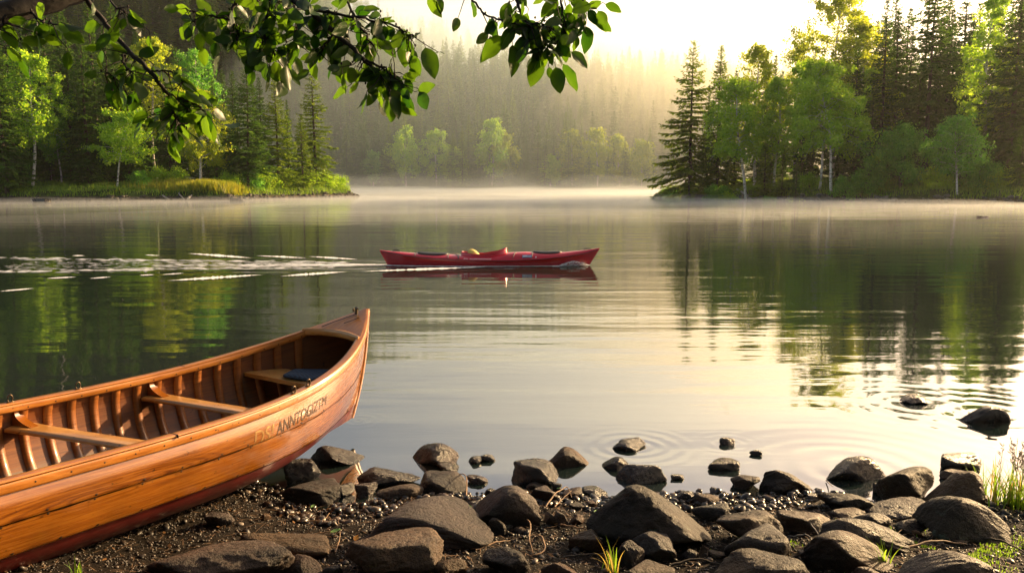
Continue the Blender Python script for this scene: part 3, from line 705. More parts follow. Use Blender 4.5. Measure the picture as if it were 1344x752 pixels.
# --- the wood the camera stands at the edge of (its shade falls on the beach)
for i, (bx2, by2) in enumerate(((-14, -5), (-10, -8), (-6.5, -5.5), (-3, -8.5), (0.5, -6), (3.8, -8), (7, -5), (10.5, -8.5), (14, -5.5), (-18, -9), (18, -9), (-8, -13), (-1, -14), (6, -13), (13, -14), (-15, -14))):
    clone(proto[i % 3], bx2, by2, i * 1.3, .85 + .1 * (i % 4), 'dark spruce of the wood behind the beach', 'spruces of the wood behind the beach', z=.35)

# --- bushes on both banks
bush = broad_mesh(2.2, 1.3, 50, cb=.05, weep=.1, nleaf=5200, mat='birch_g', bark='bark', ntr=3, limbs_n=24, leaf=.085, clump=.5, trunk_r=.03)
bush_y = broad_mesh(2.0, 1.4, 51, cb=.05, weep=.1, nleaf=5200, mat='birch', bark='bark', ntr=3, limbs_n=24, leaf=.08, clump=.5, trunk_r=.03)
BU = [(940, 94, 1.0, 0, 'low pale bush under the sunlit spruce on the right point'), (960, 90, .9, 1, 'low bush beside the fallen trunk on the right point'), (1010, 83, .8, 0, 'green bush at the foot of the young spruces'), (1040, 80.5, .9, 1, 'green bush left of the broad birch stems'), (1110, 80, 1.0, 0, 'dark bush right of the broad birch stems'),
      (1135, 80, 1.1, 0, 'dark bush left of the round alder by the shore'), (1230, 77, 1.0, 1, 'green bush left of the curved birch trunk'), (1285, 76, 1.2, 0, 'large green bush right of the curved birch trunk'), (1310, 75, 1.0, 1, 'bush under the large edge spruce'), (1062, 86, .9, 1, 'bush between the broad birch stems'), (880, 108, .8, 0, 'low bush under the outermost right spruce'),
      (300, 93, 1.0, 1, 'green bush right of the golden grass'), (330, 96, 1.1, 0, 'dark bush under the broad pine'), (352, 100, 1.2, 1, 'bush beside the small white stub on the left bank'), (378, 107, 1.2, 1, 'sunny bush between the spruces of the left point'), (400, 110, 1.3, 1, 'sunny bush under the smaller spruce of the left point'), (428, 115, 1.2, 1, 'bush right of the outermost left bank trunk'),
      (444, 117.5, 1.0, 1, 'last small bush on the tip of the left bank'), (205, 94, 1.0, 1, 'bush left of the golden grass'), (120, 94, 1.1, 0, 'dark bush between the birches of the left bank'), (20, 91, 1.2, 0, 'dark bush at the left edge of the picture'), (230, 95, 1.0, 1, 'bush behind the golden grass'), (185, 92, .8, 0, 'low dark bush right of the leaning birch trunk')]
bp = [None, None]
for px, y, s, k, lb in BU:
    x = X_at(px, y)
    if bp[k] is None:
        sp_ = (bush, bush_y)[k]; e = tree(sp_, 'bush', lb, 'bush', x, y, s, px % 6.28, crown='leaves')
        e.children[0].name = 'stem'; bp[k] = e
    else: clone(bp[k], x, y, px % 6.28, s, lb)

# --- bank grass (stuff) and golden grass
def grass_field(name, pts, hmin, hmax, wdt, mat, label, seed, per=1):
    rg = np.random.default_rng(seed); n = len(pts)
    z = H(pts[:, 0], pts[:, 1]); B = np.stack([pts[:, 0], pts[:, 1], z - .03], 1)
    a = rg.uniform(0, 6.28, n); hh = rg.uniform(hmin, hmax, n)
    ln = rg.uniform(.1, .55, n)
    T_ = B + np.stack([np.cos(a) * ln * hh, np.sin(a) * ln * hh, hh], 1)
    S = np.stack([-np.sin(a), np.cos(a), 0 * a], 1) * wdt * rg.uniform(.6, 1.4, (n, 1))
    V, Q = diamonds(B, T_, S)
    return tag(npmesh(name, V, Q, M[mat]), label, 'grass', kind='stuff')
def bank_pts(poly, n, seed, dmin=.6, dmax=12, box=None):
    rg = np.random.default_rng(seed); out = []
    lo = np.array(poly).min(0); hi = np.array(poly).max(0)
    if box is not None: lo, hi = np.array(box[0], float), np.array(box[1], float)
    while sum(len(o) for o in out) < n:
        P = rg.uniform(lo, hi, (n * 3, 2)); d = poly_sd(P[:, 0], P[:, 1], poly)
        out.append(P[(d > dmin) & (d < dmax) & (H(P[:, 0], P[:, 1]) > .28) & (rg.random(len(P)) < .35 + .65 * (np.sin(P[:, 0] * 1.3) * np.sin(P[:, 1] * .9 + 1) > -.2))])
    return np.concatenate(out)[:n]
grass_field('left_bank_grass', bank_pts(LEFT, 26000, 1, box=((-66, 80), (-20, 124))), .15, .55, .035, 'grass', 'green grass and undergrowth on the left bank', 2)
grass_field('right_bank_grass', bank_pts(RIGHT, 30000, 3, box=((20, 60), (60, 122))), .15, .55, .035, 'grass', 'green grass and undergrowth on the right bank', 4)
rg = np.random.default_rng(8)
gp = rg.normal(size=(9000, 2)) * [2.6, 1.0] + [-34.2, 88.6]; gp = gp[H(gp[:, 0], gp[:, 1]) > .45]
grass_field('golden_grass', gp, .35, 1.25, .04, 'grass_y', 'golden sunlit tall grass under the glowing birch on the left bank', 5)

# --- stones and wood along the two banks
def blob(rg, s, n=1):
    a = bpy.data.meshes.new('t'); import bmesh
    bm = bmesh.new(); bmesh.ops.create_icosphere(bm, subdivisions=n, radius=1); V = np.array([v.co[:] for v in bm.verts]); F = np.array([[v.index for v in f.verts] for f in bm.faces]); bm.free(); bpy.data.meshes.remove(a)
    return V, F
IV1, IF1 = blob(None, 1, 1); IV2, IF2 = blob(None, 1, 2)
def scatter_stones(name, pts, smin, smax, mat, label, seed, cat='stones', zf=None, flat=.6, iv=None, sink=.3, pw=2.0):
    IV, IF = iv or (IV1, IF1); rg = np.random.default_rng(seed); n = len(pts)
    z = H(pts[:, 0], pts[:, 1]) if zf is None else zf
    s = smin + (smax - smin) * rg.random(n) ** pw
    sc3 = np.stack([s * rg.uniform(.7, 1.4, n), s * rg.uniform(.7, 1.3, n), s * rg.uniform(flat * .7, flat * 1.3, n)], 1)
    J = 1 + rg.normal(size=(n, len(IV))) * .13
    P = IV[None] * J[..., None] * sc3[:, None]
    a = rg.uniform(0, 6.28, n); c, s_ = np.cos(a)[:, None], np.sin(a)[:, None]
    tl = rg.normal(size=n)[:, None] * .25
    x, y, zz = P[..., 0], P[..., 1], P[..., 2] + P[..., 0] * tl
    P = np.stack([x * c - y * s_, x * s_ + y * c, zz], -1) + np.stack([pts[:, 0], pts[:, 1], z + sc3[:, 2] * (1 - sink) * .6], -1)[:, None]
    F = (IF[None] + (np.arange(n) * len(IV))[:, None, None]).reshape(-1, 3)
    return tag(npmesh(name, P.reshape(-1, 3), F, mat), label, cat, kind='stuff')
M['bankstone'] = rock_mat('bank_stone', (.03, .026, .023), (.16, .14, .12), (.10, .075, .05), scale=.25)
def edge_pts(poly, n, seed, i0, i1, spread=.5):
    rg = np.random.default_rng(seed); pl = np.array(poly[i0:i1 + 1], float); L = np.linalg.norm(np.diff(pl, axis=0), axis=1); c = np.concatenate([[0], np.cumsum(L)])
    t = rg.uniform(0, c[-1], n * 4); P = np.stack([np.interp(t, c, pl[:, 0]), np.interp(t, c, pl[:, 1])], 1) + rg.normal(size=(n * 4, 2)) * 1.3
    h = H(P[:, 0], P[:, 1]); P = P[(h > -.08) & (h < .5)]; return P[:n]
scatter_stones('left_bank_rubble', edge_pts(LEFT, 900, 1, 0, 8), .05, .30, M['bankstone'], 'dark stones and rubble along the left bank waterline', 2)
scatter_stones('right_bank_rubble', edge_pts(RIGHT, 1100, 3, 0, 7), .05, .34, M['bankstone'], 'grey stones and rubble along the right bank waterline', 4)
def log(px0, py0, px1, py1, r, label, z0=.25, mat='greybark', name='driftwood_log', cat='log', rise0=0., rise1=0., bend=.06):
    """a fallen trunk on a bank; ends given by where they lie on the ground"""
    a = gnd(px0, py0, z0); b = gnd(px1, py1, z0); a[2] = max(.08, Hs(a[0], a[1])) + r * .6 + rise0; b[2] = max(.08, Hs(b[0], b[1])) + r * .6 + rise1
    t = np.linspace(0, 1, 9)[:, None]; P = a + (b - a) * t; P[:, 2] += bend * np.sin(t[:, 0] * 5 + px0); P[:, 1] += bend * np.sin(t[:, 0] * 7 + px0)
    m = MB(); m.tube(P, r * (1 - .55 * t[:, 0]) * (1 + .08 * np.sin(t[:, 0] * 17)), 7)
    k = P[5]; d = (b - a) / np.linalg.norm(b - a)
    m.tube([k, k + d * r * 2 + [0, 0, r * 2.5]], [r * .35, r * .15], 5)
    return tag(m.build(name, M[mat], smooth=True), label, cat)
log(194, 259, 222, 260, .16, 'pale log lying at the waterline under the golden grass')
log(226, 259, 242, 260, .13, 'short pale log right of the longest log on the left bank')
log(247, 260, 262, 259, .12, 'short grey log below the glowing birch trunk')
log(114, 256, 150, 252, .09, 'thin curved grey branch lying under the leaning birch', rise1=.5)
log(50, 260, 58, 250, .10, 'short upright pale stub beside the white birch trunk', rise1=.6)
log(62, 248, 70, 258, .10, 'dark root snag right of the white birch trunk', rise0=.6)
log(306, 255, 322, 259, .13, 'pale root snag right of the golden grass', rise0=.6)
log(966, 247, 922, 254, .13, 'pale fallen trunk slanting down behind the right point', rise1=0., rise0=-.0)
log(932, 257, 942, 257, .16, 'pale shore stone shaped log under the fallen trunk on the right point')
log(967, 258, 985, 259, .18, 'thick white log at the waterline on the right point')
log(1053, 251, 1066, 251, .10, 'short white log on the grass left of the broad birch stems')
log(1066, 250, 1077, 249, .08, 'thin white stick beside the short white log')
log(1170, 256, 1142, 260, .10, 'thin dead branch by the water left of the bleached roots', rise0=.6)
log(1176, 254, 1168, 262, .10, 'bleached root snag on the shore right of the thin dead branch', rise0=.9)
log(1272, 252, 1297, 258, .15, 'grey fallen trunk on the grass right of the curved birch', rise0=.5)

# --- far shore
FB = [(532, 165, 'birch', 'round pale birch tallest of the left group across the lake'), (572, 168, 'birch', 'pale birch right of the round tallest one across the lake'), (490, 200, 'birch_g', 'small bluish birch leftmost across the lake'), (598, 193, 'birch', 'small slim birch between the pale birches across the lake'), (664, 172, 'birch_y', 'yellowish birch with a slanting white trunk across the lake'),
      (646, 155, 'birch', 'thin birch top behind the slanting birch across the lake'), (722, 204, 'birch', 'low round birch in the middle of the far shore'), (750, 170, 'birch_y', 'hazy yellow birch right of the low round one across the lake'), (784, 168, 'birch_y', 'broad hazy yellow birch left of the right hand pair across the lake'), (812, 176, 'birch_y', 'hazy birch of the right hand pair across the lake'),
      (842, 184, 'birch_y', 'glowing birch beside the tip of the right bank across the lake')]
for i, (px, yt, mt, lb) in enumerate(FB):
    y = 208 + (i * 37 % 5); x = X_at(px, y); hh = hpx(px, yt, x, y)
    tree(broad_mesh(hh, hh * .26, 70 + i, cb=.2, lean=((.14 if px == 664 else .02), 0), weep=.5, nleaf=5200, leaf=.26, mat=mt, limbs_n=22, clump=1.2, trunk_r=.2), 'birch_tree', lb, 'tree', x, y, 1.0, i * 1.1)
rg = np.random.default_rng(31); nfar = 0
src = [spruce_mesh(19, 3.6, 61, cb=.03, tk=.006, whorl=.62, dens=.8, needle='needle_y'), spruce_mesh(19, 3.0, 62, cb=.03, tk=.006, whorl=.62, dens=.8, power=.95, needle='needle'), spruce_mesh(19, 4.3, 63, cb=.03, tk=.006, whorl=.65, dens=.8, irregular=.35, needle='needle')]
farp = []
pts = []
for y in np.arange(207, 270, 4.2):
    x = -66 - (y - 200) * .3
    while x < 64 + (y - 200) * .2:
        pts.append((x + rg.uniform(-1.2, 1.2), y + rg.uniform(-1.7, 1.7))); x += rg.uniform(3.6, 6.2)
pts = [p for p in pts if -72 < p[0] < 62]
for i, (x, y) in enumerate(pts[:270]):
    k = int(rg.integers(0, 3)); s = rg.uniform(.45, 1.12) * (.8 if y < 212 else 1.)
    lb, gr = 'hazy dark conifer in the dense forest across the lake', 'conifers of the forest across the lake'
    if len(farp) < 3 and i == len(farp):
        farp.append(tree(src[i], 'conifer_tree', lb, 'tree', x, y, 1.0, 0, gr))
    else: clone(farp[k], x, y, rg.uniform(0, 6.28), s, lb, gr)
# the rest of the forest: one mass, instanced from the three far conifers
last = max(p[1] for p in pts[:270])
P = []
for y in np.concatenate([np.arange(last + 1, 306, 3.7), np.arange(372, 440, 4.6)]):
    x = -.72 * y
    while x < .5 * y:
        P.append((x + rg.uniform(-1.3, 1.3), y + rg.uniform(-1.8, 1.8))); x += rg.uniform(3.8, 6.0) * (1 if y < 330 else 1.2)
P = [p for p in P]
# the part of the first slopes left of the individual trees
for y in np.arange(150, last, 4.5):
    x = -.8 * y
    while x < -73:
        if Hs(x, y) > 1: P.append((x, y))
        x += rg.uniform(3.5, 5.5)
P = np.array(P); Zf = H(P[:, 0], P[:, 1]) - .2
me = bpy.data.meshes.new('far_forest'); me.from_pydata([(a, b, c) for (a, b), c in zip(P, Zf)], [], [])
a = me.attributes.new('sc', 'FLOAT', 'POINT'); a.data.foreach_set('value', (.45 + .7 * rg.random(len(P)) ** .8).astype(np.float32))
a = me.attributes.new('rz', 'FLOAT', 'POINT'); a.data.foreach_set('value', rg.uniform(0, 6.28, len(P)).astype(np.float32))
ff = link(bpy.data.objects.new('far_forest', me)); tag(ff, 'hazy conifer forest covering the slopes behind the lake', 'forest', kind='stuff')
gt = bpy.data.node_groups.new('forest_nodes', 'GeometryNodeTree')
gt.interface.new_socket(name='Geometry', in_out='INPUT', socket_type='NodeSocketGeometry'); gt.interface.new_socket(name='Geometry', in_out='OUTPUT', socket_type='NodeSocketGeometry')
gi = gt.nodes.new('NodeGroupInput'); go = gt.nodes.new('NodeGroupOutput')
m2p = gt.nodes.new('GeometryNodeMeshToPoints'); gt.links.new(gi.outputs[0], m2p.inputs['Mesh'])
jn = gt.nodes.new('GeometryNodeJoinGeometry')
for f in farp:
    j2 = gt.nodes.new('GeometryNodeJoinGeometry')
    for ch in f.children:
        oi = gt.nodes.new('GeometryNodeObjectInfo'); oi.transform_space = 'ORIGINAL'; oi.inputs['Object'].default_value = ch; gt.links.new(oi.outputs['Geometry'], j2.inputs[0])
    g2i = gt.nodes.new('GeometryNodeGeometryToInstance'); gt.links.new(j2.outputs[0], g2i.inputs[0]); gt.links.new(g2i.outputs[0], jn.inputs[0])
iop = gt.nodes.new('GeometryNodeInstanceOnPoints'); gt.links.new(m2p.outputs[0], iop.inputs['Points']); gt.links.new(jn.outputs[0], iop.inputs['Instance']); iop.inputs['Pick Instance'].default_value = True
def attr(nm):
    n = gt.nodes.new('GeometryNodeInputNamedAttribute'); n.data_type = 'FLOAT'; n.inputs['Name'].default_value = nm; return n.outputs[0]
gt.links.new(attr('sc'), iop.inputs['Scale'])
cx = gt.nodes.new('ShaderNodeCombineXYZ'); gt.links.new(attr('rz'), cx.inputs[2]); gt.links.new(cx.outputs[0], iop.inputs['Rotation'])
gt.links.new(iop.outputs[0], go.inputs[0])
md = ff.modifiers.new('forest', 'NODES'); md.node_group = gt

# ------------------------------------------------------------------ wooden canoe
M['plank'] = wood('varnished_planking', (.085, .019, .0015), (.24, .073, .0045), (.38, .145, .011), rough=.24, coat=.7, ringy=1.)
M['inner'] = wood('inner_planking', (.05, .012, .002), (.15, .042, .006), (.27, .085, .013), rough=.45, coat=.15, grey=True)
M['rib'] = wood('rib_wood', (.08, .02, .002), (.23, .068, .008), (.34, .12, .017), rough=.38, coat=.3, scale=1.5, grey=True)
M['trim'] = wood('gunwale_wood', (.19, .055, .008), (.40, .14, .018), (.55, .23, .04), rough=.33, coat=.45, scale=1.6)
M['bench'] = wood('thwart_wood', (.26, .11, .03), (.46, .22, .055), (.62, .34, .10), rough=.3, coat=.5, scale=1.4)
M['redpaint'] = simple('dark_red_paint', (.085, .007, .005), .38, .35, 7, .0015, coat=.25)
M['rivet'] = simple('dark_rivet', (.02, .014, .01), .5, .3, 60, metallic=.6)
M['brass'] = simple('dark_bronze', (.09, .065, .04), .35, .3, 50, metallic=.9)
M['seam'] = simple('seam_and_lap_shade', (.012, .006, .003), .95, .3, 60); M['seam'].node_tree.nodes['Principled BSDF'].inputs['Specular IOR Level'].default_value = .05
M['ink'] = simple('carved_letters', (.035, .014, .004), .5, .3, 60)
M['silver'] = simple('pale_letters', (.34, .2, .07), .35, .3, 60, metallic=.4)
M['cord'] = simple('thin_dark_cord', (.03, .02, .016), .8, .3, 90)
def cushion_mat():
    m = NM('cushion_fabric'); ob = m.n('ShaderNodeTexCoord').outputs['Object']
    ck = m.n('ShaderNodeTexChecker'); ck.inputs['Scale'].default_value = 65; ck.inputs[1].default_value = (.008, .016, .035, 1); ck.inputs[2].default_value = (.02, .05, .10, 1)
    m.l(ob, ck.inputs[0]); m.l(ck.outputs[0], m.b.inputs['Base Color']); m.set(Roughness=.8); m.l(m.bump(ck.outputs[1], .8, .003), m.b.inputs['Normal']); return m.m
M['cushion'] = cushion_mat()
CL = 5.0
CB, CHM, CHR, CRR, CPW, CQ, CRK = .547, .462, .319, 3.923, 4.073, .948, .10
def hull_par(u):
    u = np.asarray(u, float); t = np.clip(np.minimum(u, CL - u) / 2.5, 0, 1)
    b = CB * (1 - (1 - t ** 1.0) ** CPW) ** CQ
    h = CHM + CHR * (1 - t) ** CRR
    k = CRK * np.clip(1 - t / .42, 0, 1) ** 2
    return t, b, h, k
def stemoff(s, t): return (.17 * np.clip(1 - s, 0, 1) ** 2.4 - .015 * s) * np.clip(1 - t / .34, 0, 1) ** 2
def hull(u, w_, side, off=0., raw=False):
    """w_: height fraction 0 keel .. 1 gunwale; off: metres inward"""
    u, w_ = np.broadcast_arrays(np.asarray(u, float), np.asarray(w_, float))
    t, b, h, k = hull_par(u); f = smooth(0, .55, t)
    e1 = 1.18 + (.60 - 1.18) * f; e2 = 1.25 + (.80 - 1.25) * f
    ph = np.arccos(np.clip((1 - w_), 0, 1) ** (1 / e2))
    y = b * np.sin(ph) ** e1
    y = y * (1 - .03 * f * smooth(.8, 1, w_))
    z = k + (h - k) * w_
    so = stemoff(z / .78, t); sgn = np.where(u < CL / 2, -1, 1)
    P = np.stack([np.maximum(y, .011) * side, -u + sgn * so, z], -1)
    if np.any(off) and not raw:
        du, dw = 1e-3, 1e-3
        A = hull(np.clip(u + du, 0, CL), w_, side, raw=True) - hull(np.clip(u - du, 0, CL), w_, side, raw=True)
        B_ = hull(u, np.clip(w_ + dw, 0, 1), side, raw=True) - hull(u, np.clip(w_ - dw, 0, 1), side, raw=True)
        N = np.cross(A, B_); N /= np.linalg.norm(N, axis=-1, keepdims=True) + 1e-12
        N *= np.where((N[..., 0] * side) > 0, -1, 1)[..., None]
        m_ = np.abs(N[..., 0:1]) < 1e-6; N = np.where(m_, np.array([0, 0, 1.]), N)
        offa = np.broadcast_to(np.asarray(off, float), P.shape[:-1])
        Q = P + N * offa[..., None]
        # never cross the centre plane
        Q[..., 0] = np.where(Q[..., 0] * side < .004, .004 * side, Q[..., 0]); P = Q
    return P
canoe = empty('canoe', (-.983, 5.098, .005)); tag(canoe, 'varnished wooden canoe with dark red bottom pulled up on the stony shore', 'canoe')
# forward = local +Y ; yaw clockwise .541, pitch, roll from the fit
canoe.matrix_world = Matrix.Translation((-.983, 5.098, .005)) @ Matrix.Rotation(-.541, 4, 'Z') @ Matrix.Rotation(-.037, 4, 'X') @ Matrix.Rotation(-.015, 4, 'Y').inverted()
us = np.concatenate([np.linspace(0, .6, 40) ** 1.0, np.linspace(.62, 4.38, 150), np.linspace(4.4, 5, 40)])
us[0] = .0005; us[-1] = CL - .0005
ZP = .185      # height of the red paint edge above the keel line
def wz(u, z): t, b, h, k = hull_par(u); return np.clip((z - k) / (h - k), .0, 1)
wp = wz(us, ZP)
wp = np.maximum(wp, .08)
bot = MB()
for sd_ in (1, -1):
    s = np.linspace(0, 1, 22) ** 1.6
    W = wp[:, None] * s[None]; U = np.broadcast_to(us[:, None], W.shape)
    P = hull(U, W, sd_); bot.grid(P, np.stack([U, W], -1), flip=sd_ < 0)
bot.build('painted_bottom', M['redpaint'], canoe, smooth=True)
# two lapped strakes and the sheer: outer skin, thin step at every lower edge
pl = MB()
mids = [0., .50, .93, 1.0]
for sd_ in (1, -1):
    for a, b in zip(mids[:-1], mids[1:]):
        s = np.concatenate([[0, 0.0], np.linspace(0.004, 1, 14)])
        o = np.concatenate([[0.0, -.008], -.008 * (1 - np.linspace(.004, 1, 14)) - .0005])
        W = wp[:, None] + (1 - wp[:, None]) * (a + (b - a) * s[None]); U = np.broadcast_to(us[:, None], W.shape)
        P = hull(U, np.clip(W, 0, 1), sd_, np.broadcast_to(o[None] * np.clip(U / .25, .1, 1), W.shape))
        pl.grid(P, np.stack([U + a * 1.7, W * .6], -1), flip=sd_ < 0)
# rivets along the seams, joined into the planking
rgc = np.random.default_rng(2)
def rivet(P, N, r=.0042):
    th_ = np.linspace(0, 6.283, 7)[:-1]; N = N / np.linalg.norm(N); a = np.cross(N, [0, 0, 1.]); a /= np.linalg.norm(a); b = np.cross(N, a)
    ring = P + r * (np.cos(th_)[:, None] * a + np.sin(th_)[:, None] * b); V = np.concatenate([ring, [P + N * r * .5]])
    return V, np.array([[j, (j + 1) % 6, 6] for j in range(6)])
plank_o = pl.build('planking', [M['plank'], M['rivet']], canoe, smooth=True)
rv = MB()
for sd_ in (1, -1):
    for fr, st_ in ((.03, .17), (.47, .19), (.53, .19), (.9, .15)):
        for u in np.arange(.25, 4.9, st_):
            u = u + rgc.uniform(-.02, .02); w_ = float(wz(np.array([u]), ZP)[0]); w_ = max(w_, .08); ww = w_ + (1 - w_) * fr
            P0 = hull(np.array([u]), np.array([ww]), sd_, -.0085)[0]; P1 = hull(np.array([u]), np.array([ww]), sd_, -.02)[0]
            V, T = rivet(P0, P1 - P0, rgc.uniform(.0045, .0068)); rv.add(V, T=T)
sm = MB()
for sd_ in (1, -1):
    for fr, hw in ((.50, .020), (.93, .028), (0., .006)):  # dark caulk lines, widened to paint the shade under laps and outwale
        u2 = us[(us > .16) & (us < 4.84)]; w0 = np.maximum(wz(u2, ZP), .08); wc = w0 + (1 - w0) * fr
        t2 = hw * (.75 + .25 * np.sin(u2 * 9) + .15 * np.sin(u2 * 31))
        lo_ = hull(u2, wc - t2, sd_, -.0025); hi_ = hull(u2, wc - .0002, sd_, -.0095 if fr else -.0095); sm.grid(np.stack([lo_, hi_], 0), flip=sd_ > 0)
smo = sm.build('seam_shade_tmp', M['seam'], canoe)
rvo = rv.build('rivets_tmp', M['rivet'], canoe)
def absorb(dst, src_, slot):
    """fold src mesh into dst mesh"""
    import bmesh
    bm = bmesh.new(); bm.from_mesh(dst.data); n = len(bm.faces); bm.from_mesh(src_.data); bm.faces.ensure_lookup_table()
    for f in bm.faces[n:]: f.material_index = slot
    bm.to_mesh(dst.data); bm.free(); me = src_.data; bpy.data.objects.remove(src_); bpy.data.meshes.remove(me)
absorb(plank_o, rvo, 1)
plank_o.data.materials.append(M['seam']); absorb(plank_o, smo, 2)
inn = MB()
for sd_ in (1, -1):
    W = np.broadcast_to((np.linspace(0, 1, 30) ** 1.5)[None], (len(us), 30)); U = np.broadcast_to(us[:, None], W.shape)
    P = hull(U, W, sd_, .010); inn.grid(P, np.stack([U, W * .75 + .0 * U], -1), flip=sd_ > 0)
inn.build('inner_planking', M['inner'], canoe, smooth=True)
# ribs
for u in np.arange(.34, 4.7, .118):
    t_ = .5 if u < .8 else 1
    W = np.linspace(0, 1, 22) ** 1.5; m = MB()
    wr = .044
    path = []
    W2 = np.concatenate([W[::-1], W[1:]]); S2 = np.concatenate([-np.ones(22), np.ones(21)])
    rows = []
    for du, oo in ((-wr / 2, .011), (-wr / 2 + .004, .024), (wr / 2 - .004, .024), (wr / 2, .011)):
        pts_ = np.array([hull(np.array([u + du]), np.array([w_]), s_, oo)[0] for w_, s_ in zip(W2, S2)])
        rows.append(pts_)
    P = np.stack(rows, 1); uvv = np.stack(np.broadcast_arrays(W2[:, None] * 0 + np.array([0, .01, .04, .05])[None], W2[:, None] * .75), -1)
    uvv[..., 0] += u * 3
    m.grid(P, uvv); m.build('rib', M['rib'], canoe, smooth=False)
# gunwales
ug = np.concatenate([np.linspace(.0, .5, 24), np.linspace(.54, 4.46, 90), np.linspace(4.5, 5, 24)])
def sheer(side, off=0., dz=0.):
    P = hull(np.clip(ug, .0005, CL - .0005), np.full(len(ug), .999), side); P[:, 2] += dz
    return P
up = np.array([0, 0, 1.])
for sd_ in (1, -1):
    P = sheer(sd_); t = np.gradient(P, axis=0); t /= np.linalg.norm(t, axis=1, keepdims=True)
    N = np.cross(t, up) ; N /= np.linalg.norm(N, axis=1, keepdims=True); N *= np.sign(N[:, :1] * sd_ + 1e-9)
    m = MB(); m.sweep(P + N * .008, N, up, .017, .042, (0, -.012)); ow = m.build('outwale', M['trim'], canoe)
    taper = np.clip(np.minimum(ug, CL - ug) / .35, .25, 1)
    m = MB(); m.sweep(P - N * (.0205 * taper)[:, None], N, up, .019 * taper, .036, (0, -.008)); m.build('inwale', M['trim'], canoe)
    m = MB(); m.sweep(P - N * (.005 * taper)[:, None], N, up, .048 * (.45 + .55 * taper), .010, (0, .0135)); cap = m.build('gunwale_cap', M['trim'], canoe)
    # screws on the outwale face and on the inwale face
    m = MB()
    for i in range(6, len(ug) - 6, 3):
        for face in (1, -1):
            q = P[i] + N[i] * (.0168 if face > 0 else -.0305) + up * (-.013); V, T = rivet(q, N[i] * face, .0042); m.add(V, T=T)
    so = m.build('s_tmp', M['rivet'], canoe); ow.data.materials.append(M['rivet']); absorb(ow, so, 1)
# scarf joint bands
def hp(u, w_, side, off=0.): return hull(np.array([float(u)]), np.array([float(w_)]), side, off)[0]
for sd_, uj in ((1, 1.80), (-1, 1.02), (-1, 2.35)):
    a = hp(uj, .999, sd_); m = MB(); m.box(a + [0, 0, .0125], (.052, .004, .0145)); m.build('joint_band', M['rivet'], canoe)
# stem post
zs = np.linspace(.0, 1, 16)
for end in (0, 1):
    pts_ = []
    for z in zs:
        zz = CRK + (.792 - CRK) * z; so = float(stemoff(np.array([zz / .78]), np.array([0.]))[0]); pts_.append((0, (-so if end == 0 else -CL + so) + (.006 if end == 0 else -.006), zz))
    pts_ = np.array(pts_); t = np.gradient(pts_, axis=0); t /= np.linalg.norm(t, axis=1, keepdims=True)
    sdv = np.tile(np.array([1., 0, 0]), (16, 1)); nn = np.cross(sdv, t)
    m = MB(); m.sweep(pts_, sdv, nn, np.linspace(.026, .034, 16), .030); m.build('stem', M['plank'], canoe)
# decks with curved coaming
def deck(u1, aft):
    m = MB(); n = 14; rows = []
    for u in np.linspace(.004, u1, n):
        b = float(hull_par(u)[1]); h = float(hull_par(u)[2]); xs = np.linspace(-1, 1, 9)
        curve = .05 * (1 - xs ** 2) * (u / u1) ** 3
        yy = -(u - curve) - float(stemoff(h / .78, u / 2.5)); 
        if aft: yy = -CL - yy
        rows.append(np.stack([xs * max(b - .006, .012), yy, h + .021 + .012 * (1 - xs ** 2) * (u / u1)], -1))
    P = np.array(rows); Pb = P - [0, 0, .016]
    uv = np.stack([P[..., 1] , P[..., 0]], -1)
    m.grid(P, uv, flip=not aft); m.grid(Pb, uv, flip=aft); m.grid(np.stack([P[-1], Pb[-1]], 0), flip=not aft); m.grid(np.stack([P[:, 0], Pb[:, 0]], 0)); m.grid(np.stack([P[:, -1], Pb[:, -1]], 0), flip=True)
    o = m.build('deck', M['trim'], canoe, smooth=True)
    c = MB(); E_ = P[-1] + [0, (-.008 if not aft else .008), -.014]; c.sweep(E_, np.tile([0, 1., 0], (9, 1)), np.tile(up, (9, 1)), .016, .045); c.build('deck_coaming', M['bench'], canoe)
    return P
DP = deck(.31, False); deck(.31, True)
# bow fitting and cords on the deck
m = MB(); c0 = np.array([-.004, -.075, .80 - .012]); m.tube([c0 + [0, 0, -.014], c0 + [0, 0, .018]], [.012, .009], 8); m.tube([c0 + [-.022, .01, .019], c0 + [0, 0, .024], c0 + [.022, -.01, .019]], [.006, .008, .006], 8)
m.tube([c0 + [-.012, -.018, .0], c0 + [-.012, -.018, .02], c0 + [.008, -.03, .02], c0 + [.008, -.03, 0]], .004, 6)
m.build('bow_cleat', M['brass'], canoe, smooth=True)
def on_deck(x, u):
    b, h = float(hull_par(u)[1]), float(hull_par(u)[2]); xx = np.clip(x / max(b, .02), -1, 1); return np.array([x, -u - float(stemoff(h / .78, u / 2.5)), h + .026 + .012 * (1 - xx ** 2) * (u / .31)])
for path in (((-.004, .075), (-.05, .14), (-.09, .2), (-.12, .27)), ((0, .08), (.02, .11), (.035, .13), (.05, .12)), ((.04, .13), (.02, .17), (.0, .20))):
    m = MB(); m.tube([on_deck(x, u) for x, u in path], .0028, 5); m.build('deck_cord', M['cord'], canoe, smooth=True)
